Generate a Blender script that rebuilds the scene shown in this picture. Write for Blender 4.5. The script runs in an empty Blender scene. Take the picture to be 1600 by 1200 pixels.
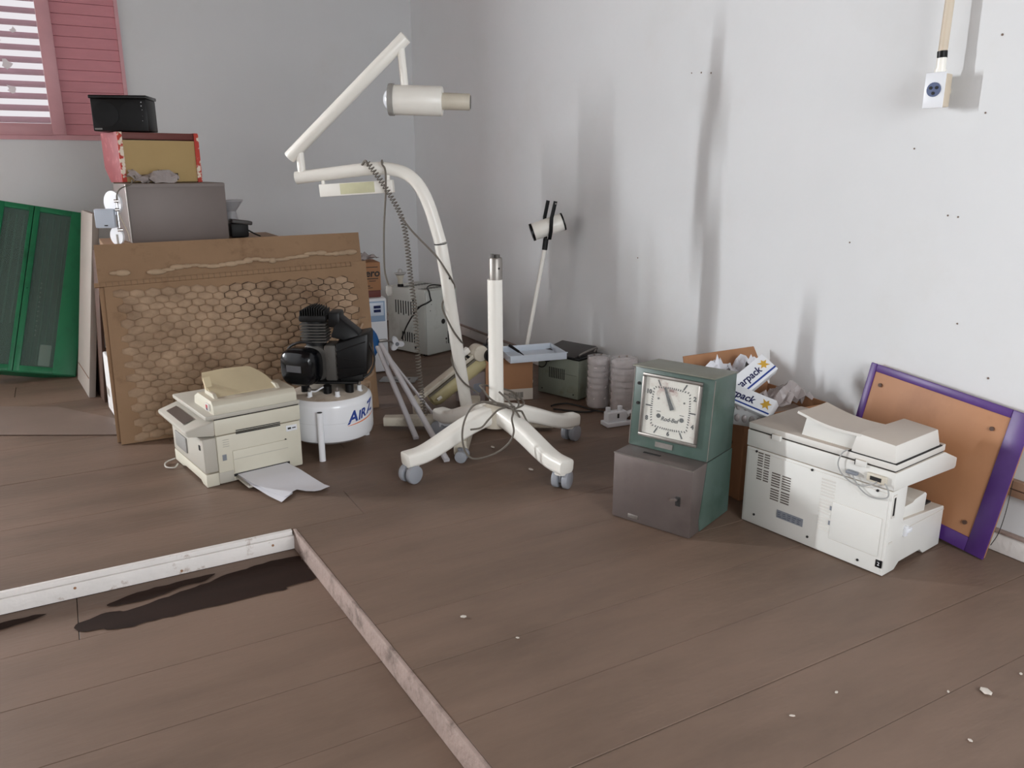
import bpy, bmesh, math, random
from mathutils import Vector, Matrix, noise

random.seed(7)
SC = bpy.context.scene
COL = SC.collection
R = math.radians

# ------------------------------------------------------------------ camera
cam_d = bpy.data.cameras.new('camera')
cam_d.sensor_fit = 'HORIZONTAL'
cam_d.sensor_width = 36.0
cam_d.lens = 36.0 * 1247.0 / 1600.0
cam_d.clip_start = 0.05
cam = bpy.data.objects.new('camera', cam_d)
COL.objects.link(cam)
cam.location = (-2.490, -6.026, 1.200)
cam.rotation_euler = (R(90 - 15.27), 0, R(60.64 - 90))
SC.camera = cam

# ------------------------------------------------------------------ world, lights, exposure
w = bpy.data.worlds.new('overcast_sky')
SC.world = w
w.use_nodes = True
w.node_tree.nodes['Background'].inputs[0].default_value = (1.0, 0.96, 1.0, 1)
w.node_tree.nodes['Background'].inputs[1].default_value = 0.72


def area(name, loc, rot, sx, sy, power, color):
    d = bpy.data.lights.new(name, 'AREA')
    d.shape = 'RECTANGLE'
    d.size = sx
    d.size_y = sy
    d.energy = power
    d.color = color
    o = bpy.data.objects.new(name, d)
    COL.objects.link(o)
    o.location = loc
    o.rotation_euler = rot
    return o


# daylight through the narrow gap of the open shutter further along the left wall (beyond the frame's left edge)
area('daylight_left_window', (-5.75, 0.04, 1.85), (R(-90), 0, 0), 0.30, 1.30, 590, (0.92, 0.965, 1.0))
# added soft fill light in an unseen opening further along the same wall
area('fill_far_opening', (-6.90, 0.06, 1.55), (R(-90), 0, 0), 0.80, 1.30, 25, (0.92, 0.965, 1.0))
# added fill light in an unseen opening behind the photographer
area('fill_back_opening', (-1.5, -7.78, 1.5), (R(90), 0, 0), 1.7, 1.5, 72, (0.92, 0.965, 1.0))

SC.view_settings.view_transform = 'Standard'
SC.view_settings.look = 'None'
SC.view_settings.exposure = 0.22
SC.view_settings.gamma = 1.0
SC.view_settings.use_curve_mapping = False


# ------------------------------------------------------------------ materials
def lin(c):
    c = c / 255.0
    return c / 12.92 if c <= 0.04045 else ((c + 0.055) / 1.055) ** 2.4


def rgb(t):
    return (lin(t[0]), lin(t[1]), lin(t[2]), 1.0)


MATS = {}


def mat(name, col, rough=0.5, metal=0.0, var=0.0, vs=5.0, stretch=(1, 1, 1), bump=0.0, bs=60.0,
        dirt=None, ds=3.0, dlo=0.5, dhi=0.7, spec=0.5, emit=0.0, trans=0.0, alpha=1.0, rnd=0.0, coat=0.0, dust=None):
    """procedural material: base colour, broad noise variation, blotchy dirt colour, fine bump"""
    if name in MATS:
        return MATS[name]
    m = bpy.data.materials.new(name)
    m.use_nodes = True
    nt = m.node_tree
    nd, lk = nt.nodes, nt.links
    b = nd['Principled BSDF']
    b.inputs['Roughness'].default_value = rough
    b.inputs['Metallic'].default_value = metal
    b.inputs['Specular IOR Level'].default_value = spec
    b.inputs['Base Color'].default_value = rgb(col)
    b.inputs['Coat Weight'].default_value = coat
    if trans:
        b.inputs['Transmission Weight'].default_value = trans
    if alpha < 1:
        b.inputs['Alpha'].default_value = alpha
    if emit:
        b.inputs['Emission Color'].default_value = rgb(col)
        b.inputs['Emission Strength'].default_value = emit
    tc = nd.new('ShaderNodeTexCoord')
    mp = nd.new('ShaderNodeMapping')
    mp.inputs['Scale'].default_value = stretch
    lk.new(tc.outputs['Object'], mp.inputs['Vector'])
    src = None
    if var or dirt or rnd or dust:
        rgbn = nd.new('ShaderNodeRGB')
        rgbn.outputs[0].default_value = rgb(col)
        src = rgbn.outputs[0]
    if rnd:
        oi = nd.new('ShaderNodeObjectInfo')
        mr = nd.new('ShaderNodeMapRange')
        mr.inputs['To Min'].default_value = 1 - rnd
        mr.inputs['To Max'].default_value = 1 + rnd
        lk.new(oi.outputs['Random'], mr.inputs['Value'])
        hs = nd.new('ShaderNodeHueSaturation')
        lk.new(mr.outputs[0], hs.inputs['Value'])
        lk.new(src, hs.inputs['Color'])
        src = hs.outputs[0]
    if var:
        n = nd.new('ShaderNodeTexNoise')
        n.inputs['Scale'].default_value = vs
        n.inputs['Detail'].default_value = 6
        n.inputs['Roughness'].default_value = 0.62
        lk.new(mp.outputs[0], n.inputs['Vector'])
        mr = nd.new('ShaderNodeMapRange')
        mr.inputs['From Min'].default_value = 0.28
        mr.inputs['From Max'].default_value = 0.72
        mr.inputs['To Min'].default_value = 1 - var
        mr.inputs['To Max'].default_value = 1 + var
        lk.new(n.outputs['Fac'], mr.inputs['Value'])
        hs = nd.new('ShaderNodeHueSaturation')
        lk.new(mr.outputs[0], hs.inputs['Value'])
        lk.new(src, hs.inputs['Color'])
        src = hs.outputs[0]
    if dirt:
        n = nd.new('ShaderNodeTexNoise')
        n.inputs['Scale'].default_value = ds
        n.inputs['Detail'].default_value = 7
        n.inputs['Roughness'].default_value = 0.65
        lk.new(mp.outputs[0], n.inputs['Vector'])
        mr = nd.new('ShaderNodeMapRange')
        mr.inputs['From Min'].default_value = dlo
        mr.inputs['From Max'].default_value = dhi
        lk.new(n.outputs['Fac'], mr.inputs['Value'])
        mx = nd.new('ShaderNodeMix')
        mx.data_type = 'RGBA'
        mx.inputs['B'].default_value = rgb(dirt)
        lk.new(mr.outputs[0], mx.inputs['Factor'])
        lk.new(src, mx.inputs['A'])
        src = mx.outputs['Result']
    if dust:        # settled dust on upward faces
        ge = nd.new('ShaderNodeNewGeometry')
        sx = nd.new('ShaderNodeSeparateXYZ')
        lk.new(ge.outputs['Normal'], sx.inputs[0])
        mr = nd.new('ShaderNodeMapRange')
        mr.inputs['From Min'].default_value = 0.55
        mr.inputs['From Max'].default_value = 0.95
        lk.new(sx.outputs['Z'], mr.inputs['Value'])
        mx = nd.new('ShaderNodeMix')
        mx.data_type = 'RGBA'
        mx.inputs['B'].default_value = rgb(dust)
        lk.new(mr.outputs[0], mx.inputs['Factor'])
        lk.new(src, mx.inputs['A'])
        src = mx.outputs['Result']
    if src:
        lk.new(src, b.inputs['Base Color'])
    if bump:
        n = nd.new('ShaderNodeTexNoise')
        n.inputs['Scale'].default_value = bs
        n.inputs['Detail'].default_value = 4
        lk.new(mp.outputs[0], n.inputs['Vector'])
        bp = nd.new('ShaderNodeBump')
        bp.inputs['Strength'].default_value = bump
        bp.inputs['Distance'].default_value = 0.01
        lk.new(n.outputs['Fac'], bp.inputs['Height'])
        lk.new(bp.outputs[0], b.inputs['Normal'])
    MATS[name] = m
    return m


WALL = mat('wall_paint', (222, 223, 224), 0.75, var=0.025, vs=1.3, bump=0.12, bs=14, dirt=(214, 213, 210), ds=1.1, dlo=0.55, dhi=0.9, spec=0.25)
CEIL = mat('ceiling_boards', (104, 84, 68), 0.7, var=0.1, stretch=(1, 6, 1))
FLOOR = mat('worn_floor_wood', (112, 93, 80), 0.5, var=0.16, vs=2.6, stretch=(0.45, 1.7, 1), bump=0.12, bs=40,
            dirt=(128, 106, 92), ds=1.3, dlo=0.42, dhi=0.72, rnd=0.03, spec=0.35)
SUBFLOOR = mat('subfloor_dark', (40, 32, 27), 0.9)
STAIN = mat('wet_wood', (44, 30, 24), 0.75, var=0.2, vs=7, stretch=(.5, 2, 1), spec=0.12)
FASCIA = mat('worn_white_paint', (236, 231, 227), 0.6, var=0.05, vs=8, dirt=(160, 134, 116), ds=11, dlo=0.60, dhi=0.70, bump=0.25, bs=50)
RISER = mat('bare_pale_wood', (156, 136, 127), 0.7, var=0.14, vs=10, dirt=(108, 92, 84), ds=12, dlo=0.52, dhi=0.68, bump=0.4, bs=60)
PINK = mat('pink_paint', (206, 138, 146), 0.55, var=0.06, vs=7, stretch=(1, 1, 3), rnd=0.04)
PINKLT = mat('pale_pink_paint', (210, 156, 162), 0.5, var=0.05, vs=9)
CREAM = mat('cream_enamel', (242, 239, 231), 0.32, var=0.02, vs=9, dirt=(204, 192, 172), ds=6, dlo=0.64, dhi=0.82)
CREAMOLD = mat('dusty_cream_enamel', (206, 198, 182), 0.45, var=0.05, vs=9, dirt=(150, 136, 118), ds=7, dlo=0.52, dhi=0.75)
YELCREAM = mat('yellowed_plastic', (196, 184, 140), 0.4, var=0.05)
STEEL = mat('brushed_steel', (150, 145, 140), 0.42, metal=0.85, var=0.12, vs=20)
CHROME = mat('chrome', (210, 210, 212), 0.15, metal=1.0)
BLACK = mat('black_plastic', (9, 9, 11), 0.4, spec=0.3)
BLACKGL = mat('glossy_black', (7, 8, 12), 0.2, spec=0.4)
BLACKMT = mat('black_cast_metal', (20, 19, 19), 0.55, var=0.2, vs=20, spec=0.3)
GREYCAST = mat('grey_cast_metal', (92, 89, 85), 0.55, metal=0.3, var=0.1, vs=20)
CORD = mat('grey_cord', (104, 97, 88), 0.6)
CORDB = mat('black_cord', (24, 22, 22), 0.5)
GREYWHEEL = mat('grey_wheel_plastic', (152, 155, 162), 0.45)
GREYWHEEL2 = mat('grey_wheel_tread', (128, 130, 136), 0.55)
COPIER = mat('copier_plastic', (222, 221, 216), 0.45, var=0.02, vs=4, bump=0.04, bs=300, dust=(196, 186, 174))
COPIERTOP = mat('copier_top_plastic', (218, 215, 209), 0.5, var=0.03, vs=5, dust=(186, 174, 162))
PRINTER = mat('printer_beige_plastic', (212, 207, 190), 0.45, var=0.03, vs=5, dust=(190, 180, 162))
PRINTER2 = mat('printer_grey_beige', (186, 181, 170), 0.5, var=0.03, vs=5)
PRINTERT = mat('printer_yellowed_tray', (206, 191, 158), 0.45, var=0.04, vs=5)
DARKLINE = mat('dark_gap', (36, 34, 33), 0.8)
GREYLBL = mat('grey_label', (128, 132, 140), 0.4, var=0.1, vs=90)
PAPER = mat('white_paper', (226, 226, 232), 0.7, spec=0.2)
CLOCKGREEN = mat('clock_green_paint', (80, 98, 91), 0.36, var=0.08, vs=5, dirt=(56, 77, 66), ds=4, dlo=0.45, dhi=0.65)
CLOCKGREY = mat('clock_grey_metal', (116, 106, 103), 0.34, metal=0.5, var=0.10, vs=4, dirt=(92, 82, 79), ds=3, dlo=0.5, dhi=0.8)
CLOCKTOP = mat('clock_dusty_top', (122, 122, 110), 0.5, metal=0.2, var=0.1, vs=6)
DIAL = mat('aged_dial', (214, 210, 200), 0.5, var=0.04, vs=20, dirt=(170, 138, 128), ds=14, dlo=0.6, dhi=0.75)
INK = mat('black_ink', (34, 33, 33), 0.6)
BLUEINK = mat('blue_ink', (34, 62, 140), 0.5)
ORANGEINK = mat('orange_ink', (226, 120, 60), 0.5)
GOLDINK = mat('gold_ink', (200, 158, 60), 0.5)
CARD = mat('corrugated_card', (150, 122, 96), 0.85, var=0.07, vs=6, dirt=(124, 98, 76), ds=5, dlo=0.55, dhi=0.7, bump=0.1, bs=90, spec=0.15)
CARDHC = mat('honeycomb_card', (170, 145, 121), 0.9, var=0.20, vs=13, dirt=(124, 100, 80), ds=2.4, dlo=0.46, dhi=0.68, bump=0.4, bs=45, spec=0.1)
CARDBOX = mat('cardboard_box', (168, 124, 92), 0.8, var=0.05, vs=6, spec=0.15)
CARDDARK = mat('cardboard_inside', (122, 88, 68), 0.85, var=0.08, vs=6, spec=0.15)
GREENCAB = mat('green_cabinet_paint', (34, 122, 82), 0.4, var=0.08, vs=4, dirt=(26, 86, 60), ds=5, dlo=0.5, dhi=0.75)
MESHDARK = mat('dark_screen', (44, 60, 54), 0.35, var=0.25, vs=6, stretch=(3, 1, 1))
GLASS = mat('dirty_glass', (120, 150, 140), 0.12, alpha=0.28, spec=0.6)
GREYBOX = mat('brown_grey_metal', (122, 112, 108), 0.5, var=0.06, vs=3, metal=0.15, dust=(136, 122, 112))
REDFAB = mat('red_pattern_cloth', (190, 62, 48), 0.7, dirt=(232, 218, 200), ds=26, dlo=0.53, dhi=0.56, var=0.05)
REDSIDE = mat('worn_red_paint', (140, 60, 64), 0.6, var=0.08, vs=10, dirt=(168, 92, 96), ds=22, dlo=0.56, dhi=0.66)
REDDK = mat('dark_red_wood', (104, 48, 40), 0.55, var=0.1, vs=8)
YELWOOD = mat('yellow_hardboard', (178, 150, 98), 0.6, var=0.05, vs=4)
TABLEWOOD = mat('table_wood', (150, 118, 90), 0.6, var=0.1, vs=8, stretch=(0.5, 5, 5))
DARKWOOD = mat('dark_wood', (86, 62, 50), 0.65, var=0.1, vs=8)
WHITEPLAS = mat('white_plastic', (228, 230, 234), 0.35, var=0.015)
PALEBLUE = mat('pale_blue_panel', (150, 172, 200), 0.4)
BLUEDOOR = mat('blue_door_plastic', (36, 98, 160), 0.35)
NAVY = mat('navy_display', (22, 34, 84), 0.25)
AUTOC = mat('autoclave_grey_paint', (198, 200, 194), 0.42, var=0.03, vs=4, dirt=(160, 160, 150), ds=3.5, dlo=0.55, dhi=0.75)
GREENGREY = mat('green_grey_metal', (142, 148, 134), 0.45, var=0.05, vs=5, dirt=(116, 118, 96), ds=5, dlo=0.52, dhi=0.7)
DARKLID = mat('dark_grey_lid', (66, 62, 60), 0.5, var=0.1, vs=9)
WRAP = mat('clear_plastic_wrap', (226, 222, 222), 0.12, alpha=0.36, spec=0.8, bump=0.9, bs=36)
CUPS = mat('translucent_cups', (222, 214, 214), 0.35, var=0.08, vs=12)
BAG = mat('plastic_bag', (190, 180, 178), 0.12, alpha=0.6, spec=0.8, bump=0.8, bs=40)
TRAYW = mat('white_enamel_tray', (206, 214, 224), 0.3, var=0.02)
TANK = mat('white_tank_enamel', (232, 233, 236), 0.22, var=0.015, vs=6, coat=0.2)
TANKTOP = mat('dusty_tank_top', (188, 176, 162), 0.6, var=0.12, vs=12, dirt=(146, 130, 114), ds=7, dlo=0.5, dhi=0.7)
PURPLE = mat('purple_paint', (80, 46, 118), 0.4, var=0.15, vs=9)
PLY = mat('orange_plywood', (178, 127, 90), 0.55, var=0.06, vs=4, stretch=(1, 0.6, 4), dirt=(156, 106, 74), ds=3, dlo=0.5, dhi=0.75)
PALEPLANK = mat('pale_plank_wood', (176, 142, 118), 0.6, var=0.1, vs=10, stretch=(1, 0.4, 6))
PVC = mat('old_pvc_conduit', (206, 192, 172), 0.45, var=0.06, vs=9)
PVCGREY = mat('grey_white_trunking', (190, 188, 192), 0.4, var=0.03)
PANELW = mat('off_white_panel', (166, 158, 149), 0.6, var=0.05, vs=4)
FOAM = mat('white_foam', (226, 224, 222), 0.8, var=0.03, vs=20, bump=0.3, bs=80)
PATCHBROWN = mat('floor_patch_brown', (124, 106, 96), 0.45, var=0.08, vs=4)
SOCKETBLUE = mat('socket_blue', (70, 84, 120), 0.4)
LENS = mat('white_lens', (232, 236, 242), 0.15, coat=0.4)
CHIP = mat('pale_chip', (206, 198, 188), 0.8)
MARK = mat('wall_mark', (120, 102, 92), 0.9)
RUST = mat('rust_spot', (158, 118, 88), 0.9)


# ------------------------------------------------------------------ geometry helpers
class G:
    """collects shapes in one bmesh; done() links them as one mesh object"""

    def __init__(self):
        self.bm = bmesh.new()

    def _merge(self, other, M=None):
        if M is not None:
            bmesh.ops.transform(other, matrix=M, verts=other.verts)
        me = bpy.data.meshes.new('tmp')
        other.to_mesh(me)
        other.free()
        self.bm.from_mesh(me)
        bpy.data.meshes.remove(me)
        return self

    def box(self, x0, x1, y0, y1, z0, z1, bev=0.0, M=None, seg=2):
        b = bmesh.new()
        bmesh.ops.create_cube(b, size=1.0)
        for v in b.verts:
            v.co = Vector((x0 if v.co.x < 0 else x1, y0 if v.co.y < 0 else y1, z0 if v.co.z < 0 else z1))
        if bev:
            bmesh.ops.bevel(b, geom=b.edges[:], offset=bev, segments=seg, affect='EDGES', profile=0.5)
        return self._merge(b, M)

    def hexa(self, p, bev=0.0, seg=2):
        """p: 8 points, 4 bottom (ccw) then 4 top"""
        b = bmesh.new()
        v = [b.verts.new(q) for q in p]
        for f in ((0, 3, 2, 1), (4, 5, 6, 7), (0, 1, 5, 4), (1, 2, 6, 5), (2, 3, 7, 6), (3, 0, 4, 7)):
            b.faces.new([v[i] for i in f])
        if bev:
            bmesh.ops.bevel(b, geom=b.edges[:], offset=bev, segments=seg, affect='EDGES', profile=0.5)
        return self._merge(b)

    def prism(self, poly, a, b_, axis='x', bev=0.0, M=None):
        """poly: 2d points; axis x -> (y,z) polygon extruded along x from a to b_, y -> (x,z), z -> (x,y)"""
        b = bmesh.new()

        def P(u, v, t):
            return {'x': (t, u, v), 'y': (u, t, v), 'z': (u, v, t)}[axis]
        lo = [b.verts.new(P(u, v, a)) for u, v in poly]
        hi = [b.verts.new(P(u, v, b_)) for u, v in poly]
        n = len(poly)
        b.faces.new(lo[::-1])
        b.faces.new(hi)
        for i in range(n):
            b.faces.new((lo[i], lo[(i + 1) % n], hi[(i + 1) % n], hi[i]))
        bmesh.ops.recalc_face_normals(b, faces=b.faces[:])
        if bev:
            bmesh.ops.bevel(b, geom=b.edges[:], offset=bev, segments=2, affect='EDGES', profile=0.5)
        return self._merge(b, M)

    def cyl(self, p0, p1, r0, r1=None, n=20, bev=0.0):
        r1 = r0 if r1 is None else r1
        p0, p1 = Vector(p0), Vector(p1)
        b = bmesh.new()
        d = p1 - p0
        q = d.to_track_quat('Z', 'Y').to_matrix()
        prof = [(r0, 0.0), (r1, d.length)]
        if bev:
            prof = [(max(r0 - bev, 0.0005), 0), (r0 - bev * .3, bev * .3), (r0, bev), (r1, d.length - bev), (r1 - bev * .3, d.length - bev * .3), (max(r1 - bev, 0.0005), d.length)]
        rings = []
        for r, z in prof:
            rings.append([b.verts.new(p0 + q @ Vector((r * math.cos(2 * math.pi * i / n), r * math.sin(2 * math.pi * i / n), z))) for i in range(n)])
        for a, c in zip(rings, rings[1:]):
            for i in range(n):
                b.faces.new((a[i], a[(i + 1) % n], c[(i + 1) % n], c[i]))
        b.faces.new(rings[0][::-1])
        b.faces.new(rings[-1])
        return self._merge(b)

    def lathe(self, prof, n=28, M=None, cap=True):
        b = bmesh.new()
        rings = []
        for r, z in prof:
            rings.append([b.verts.new((max(r, 1e-4) * math.cos(2 * math.pi * i / n), max(r, 1e-4) * math.sin(2 * math.pi * i / n), z)) for i in range(n)])
        for a, c in zip(rings, rings[1:]):
            for i in range(n):
                b.faces.new((a[i], a[(i + 1) % n], c[(i + 1) % n], c[i]))
        if cap:
            b.faces.new(rings[0][::-1])
            b.faces.new(rings[-1])
        bmesh.ops.recalc_face_normals(b, faces=b.faces[:])
        return self._merge(b, M)

    def tube(self, pts, r, n=8, closed=False, sect=None):
        """sweep a circle (or a 2d section) along points"""
        pts = [Vector(p) for p in pts]
        b = bmesh.new()
        N = len(pts)
        tang = []
        for i in range(N):
            if closed:
                t = pts[(i + 1) % N] - pts[i - 1]
            else:
                t = pts[min(i + 1, N - 1)] - pts[max(i - 1, 0)]
            tang.append(t.normalized())
        ref = Vector((0, 0, 1)) if abs(tang[0].z) < 0.9 else Vector((1, 0, 0))
        side = tang[0].cross(ref).normalized()
        rings = []
        for i in range(N):
            t = tang[i]
            side = (side - t * side.dot(t)).normalized()
            up = side.cross(t)
            if sect:
                s = sect(i / (N - 1)) if callable(sect) else sect
                ring = [b.verts.new(pts[i] + side * u + up * v) for u, v in s]
            else:
                rr = r(i / (N - 1)) if callable(r) else r
                ring = [b.verts.new(pts[i] + side * rr * math.cos(2 * math.pi * k / n) + up * rr * math.sin(2 * math.pi * k / n)) for k in range(n)]
            rings.append(ring)
        m = len(rings[0])
        pairs = list(zip(rings, rings[1:])) + ([(rings[-1], rings[0])] if closed else [])
        for a, c in pairs:
            for i in range(m):
                b.faces.new((a[i], a[(i + 1) % m], c[(i + 1) % m], c[i]))
        if not closed:
            b.faces.new(rings[0][::-1])
            b.faces.new(rings[-1])
        bmesh.ops.recalc_face_normals(b, faces=b.faces[:])
        return self._merge(b)

    def ball(self, c, r, sx=1, sy=1, sz=1, sub=2):
        b = bmesh.new()
        bmesh.ops.create_icosphere(b, subdivisions=sub, radius=r)
        for v in b.verts:
            v.co = Vector((v.co.x * sx, v.co.y * sy, v.co.z * sz)) + Vector(c)
        return self._merge(b)

    def grid(self, rows):
        """rows of points -> quads"""
        b = bmesh.new()
        vs = [[b.verts.new(p) for p in row] for row in rows]
        for a, c in zip(vs, vs[1:]):
            for i in range(len(a) - 1):
                b.faces.new((a[i], a[i + 1], c[i + 1], c[i]))
        return self._merge(b)

    def poly(self, pts):
        b = bmesh.new()
        b.faces.new([b.verts.new(p) for p in pts])
        return self._merge(b)

    def solid(self, t):
        bmesh.ops.solidify(self.bm, geom=self.bm.faces[:], thickness=t)
        return self

    def text(self, s, size, M, ext=0.0004, shear=0.0, bold=0.0, align='CENTER', fn=None):
        cu = bpy.data.curves.new('tmp_text', 'FONT')
        cu.body = s
        cu.size = size
        cu.extrude = ext
        cu.shear = shear
        cu.offset = bold
        cu.align_x = align
        cu.align_y = 'CENTER'
        cu.resolution_u = 3
        o = bpy.data.objects.new('tmp_text', cu)
        COL.objects.link(o)
        bpy.context.view_layer.update()
        me = bpy.data.meshes.new_from_object(o.evaluated_get(bpy.context.evaluated_depsgraph_get()))
        b = bmesh.new()
        b.from_mesh(me)
        bpy.data.objects.remove(o)
        bpy.data.curves.remove(cu)
        bpy.data.meshes.remove(me)
        if fn:
            for v in b.verts:
                v.co = fn(v.co)
        return self._merge(b, M)

    def done(self, name, material, parent=None, smooth=35.0, label=None, M=None):
        bm = self.bm
        if M is not None:
            bmesh.ops.transform(bm, matrix=M, verts=bm.verts)
        if smooth:
            a = R(smooth)
            for f in bm.faces:
                f.smooth = True
            for e in bm.edges:
                if len(e.link_faces) == 2 and e.calc_face_angle(0.0) > a:
                    e.smooth = False
        me = bpy.data.meshes.new(name)
        bm.to_mesh(me)
        bm.free()
        me.materials.append(material)
        o = bpy.data.objects.new(name, me)
        COL.objects.link(o)
        if parent is not None:
            o.parent = parent
        if label:
            o['label'] = label
        return o


def thing(name, label, cat, loc=(0, 0, 0), rotz=0.0, group=None, M=None):
    o = bpy.data.objects.new(name, None)
    o.empty_display_size = 0.05
    COL.objects.link(o)
    if M is not None:
        o.matrix_world = M
    else:
        o.location = loc
        o.rotation_euler = (0, 0, rotz)
    o['label'] = label
    o['category'] = cat
    if group:
        o['group'] = group
    return o


def tag(o, label, cat, group=None):
    o['label'] = label
    o['category'] = cat
    if group:
        o['group'] = group
    return o


def struct(o):
    o['kind'] = 'structure'
    return o


def share(src, name, parent, M=None):
    c = bpy.data.objects.new(name, src.data)
    COL.objects.link(c)
    c.parent = parent
    if M is not None:
        c.matrix_local = M
    return c


def basis(o, x, y, z):
    m = Matrix.Identity(4)
    for i, a in enumerate((x, y, z)):
        a = Vector(a)
        for k in range(3):
            m[k][i] = a[k]
    for k in range(3):
        m[k][3] = o[k]
    return m


def cat(pts, n=6, closed=False):
    """Catmull-Rom through points"""
    P = [Vector(p) for p in pts]
    out = []
    N = len(P)
    rng = range(N) if closed else range(N - 1)
    for i in rng:
        p0 = P[(i - 1) % N] if (closed or i > 0) else P[0]
        p1 = P[i]
        p2 = P[(i + 1) % N]
        p3 = P[(i + 2) % N] if (closed or i + 2 < N) else P[N - 1]
        for k in range(n):
            t = k / n
            out.append(0.5 * ((2 * p1) + (p2 - p0) * t + (2 * p0 - 5 * p1 + 4 * p2 - p3) * t * t + (3 * p1 - p0 - 3 * p2 + p3) * t ** 3))
    if not closed:
        out.append(P[-1])
    return out


def helix(path, rad, pitch, per=7):
    """coil around a polyline"""
    P = cat(path, 10)
    L = [0]
    for a, b in zip(P, P[1:]):
        L.append(L[-1] + (b - a).length)
    out = []
    n = int(L[-1] / pitch * per)
    j = 0
    for i in range(n + 1):
        s = L[-1] * i / n
        while j < len(P) - 2 and L[j + 1] < s:
            j += 1
        t = (s - L[j]) / max(L[j + 1] - L[j], 1e-6)
        c = P[j].lerp(P[j + 1], t)
        d = (P[j + 1] - P[j]).normalized()
        a = d.cross(Vector((0.6, 0.8, 0.1))).normalized()
        b = d.cross(a)
        ph = 2 * math.pi * s / pitch
        out.append(c + (a * math.cos(ph) + b * math.sin(ph)) * rad)
    return out


def sub(pts, o):
    return [Vector(p) - Vector(o) for p in pts]


def rr(w_, h, r=0.3, n=3):
    """rounded rectangle section"""
    pts = []
    rad = min(w_, h) * r
    for cx, cy, a0 in ((w_ / 2 - rad, h / 2 - rad, 0), (-w_ / 2 + rad, h / 2 - rad, 90), (-w_ / 2 + rad, -h / 2 + rad, 180), (w_ / 2 - rad, -h / 2 + rad, 270)):
        for k in range(n + 1):
            a = R(a0 + 90 * k / n)
            pts.append((cx + rad * math.cos(a), cy + rad * math.sin(a)))
    return pts


# ================================================================== THE ROOM
XR = 0.03          # inner face of the right wall
XL, YB, HC = -7.5, -7.8, 3.1
W1 = (-3.52, -1.97, 1.36, 2.62)      # pink louvred window in view
W2 = (-5.90, -5.60, 1.20, 2.50)      # open window beyond the frame
W3 = (-7.35, -6.45, 0.85, 2.25)      # unseen opening added for the soft fill light
DROP = -0.065

# left wall with two openings
g = G()
for (a, b, c, d) in ((XL, W3[0], -0.2, HC), (W3[0], W3[1], -0.2, W3[2]), (W3[0], W3[1], W3[3], HC), (W3[1], W2[0], -0.2, HC), (W2[0], W2[1], -0.2, W2[2]), (W2[0], W2[1], W2[3], HC), (W2[1], W1[0], -0.2, HC),
                     (W1[0], W1[1], -0.2, W1[2]), (W1[0], W1[1], W1[3], HC), (W1[1], XR, -0.2, HC)):
    g.box(a, b, 0, 0.16, c, d)
wall_left = struct(g.done('wall_left', WALL, smooth=0))
wall_right = struct(G().box(XR, XR + 0.16, YB, 0.16, -0.2, HC).done('wall_right', WALL, smooth=0))
# walls behind the photographer with an opening added for the fill light
g = G()
for (a, b, c, d) in ((XL, -2.4, -0.2, HC), (-2.4, -0.6, -0.2, 0.7), (-2.4, -0.6, 2.3, HC), (-0.6, XR + .16, -0.2, HC)):
    g.box(a, b, YB - 0.16, YB, c, d)
struct(g.done('wall_back', WALL, smooth=0))
struct(G().box(XL - 0.16, XL, YB, 0.16, -0.2, HC).done('wall_side', WALL, smooth=0))
struct(G().box(XL - .16, XR + .16, YB - .16, 0.16, HC, HC + 0.1).done('ceiling', CEIL, smooth=0))

# floor: planks on two levels, a step down towards the photographer's left
floor = struct(G().box(XL, XR, YB, 0.0, -0.2, -0.13).done('floor', SUBFLOOR, smooth=0))
ROW = 0.235
GAP = 0.0012


def edge_x(y):          # x of the step's long edge
    t = (y + 3.45) / (-4.80 + 3.45)
    return -1.905 + t * 0.057


def plank(x0, x1, y0, y1, z, skew=None):
    b = G()
    z0 = z - 0.028
    xa, xb = (x0, x0) if skew is None else skew
    pts = [(xa, y0), (x1, y0), (x1, y1), (xb, y1)]
    b.hexa([(p[0], p[1], z0) for p in pts] + [(p[0], p[1], z) for p in pts], bev=0.0008, seg=1)
    return b.done('plank', FLOOR, floor, smooth=0)


k = 0
y = 0.0
rows = [0.0] + [-4.175 + ROW * j for j in range(17, -22, -1) if -4.175 + ROW * j < -0.02]
for ya, yb in zip(rows, rows[1:]):
    if yb < YB:
        break
    lo, hi = yb + GAP / 2, ya - GAP / 2
    if hi > -3.47 - 0.01 and lo > -3.48:
        c1 = -2.6 + 1.15 * math.sin(k * 2.4)
        for xa, xb in ((XL, -4.9), (-4.9, c1), (c1, XR)):
            plank(xa + 0.001, xb - 0.001, lo, hi, random.uniform(-0.0012, 0.0006))
    else:
        plank(0, XR, lo, hi, random.uniform(-0.0012, 0.0006), skew=(edge_x(lo), edge_x(hi)))
    k += 1
yy = -3.49
k = 0
while yy - 0.253 > YB:
    lo, hi = yy - 0.253 + GAP / 2, yy - GAP / 2
    ex = min(edge_x(lo), edge_x(hi)) - 0.002
    c1 = -3.5 + 0.9 * math.sin(k * 1.9 + 1)
    if k == 0:
        c1 = -2.58
    plank(XL, c1 - 0.001, lo, hi, DROP + random.uniform(-0.001, 0.0006))
    plank(c1 + 0.001, ex, lo, hi, DROP + random.uniform(-0.001, 0.0006))
    yy -= 0.253
    k += 1

# wet patch soaked into the lower boards beside the step
def blob(pts, z, n=6, th=0.0012):
    P = cat([(p[0], p[1], z) for p in pts], n, closed=True)
    P = [p + Vector((0.022 * noise.noise(p * 19), 0.014 * noise.noise(p * 23 + Vector((5, 0, 0))), 0)) for p in P]
    P = [Vector((min(p.x, edge_x(p.y) - 0.018), min(p.y, -3.495), p.z)) for p in P]
    b = G()
    b.poly(P)
    return b


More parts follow.
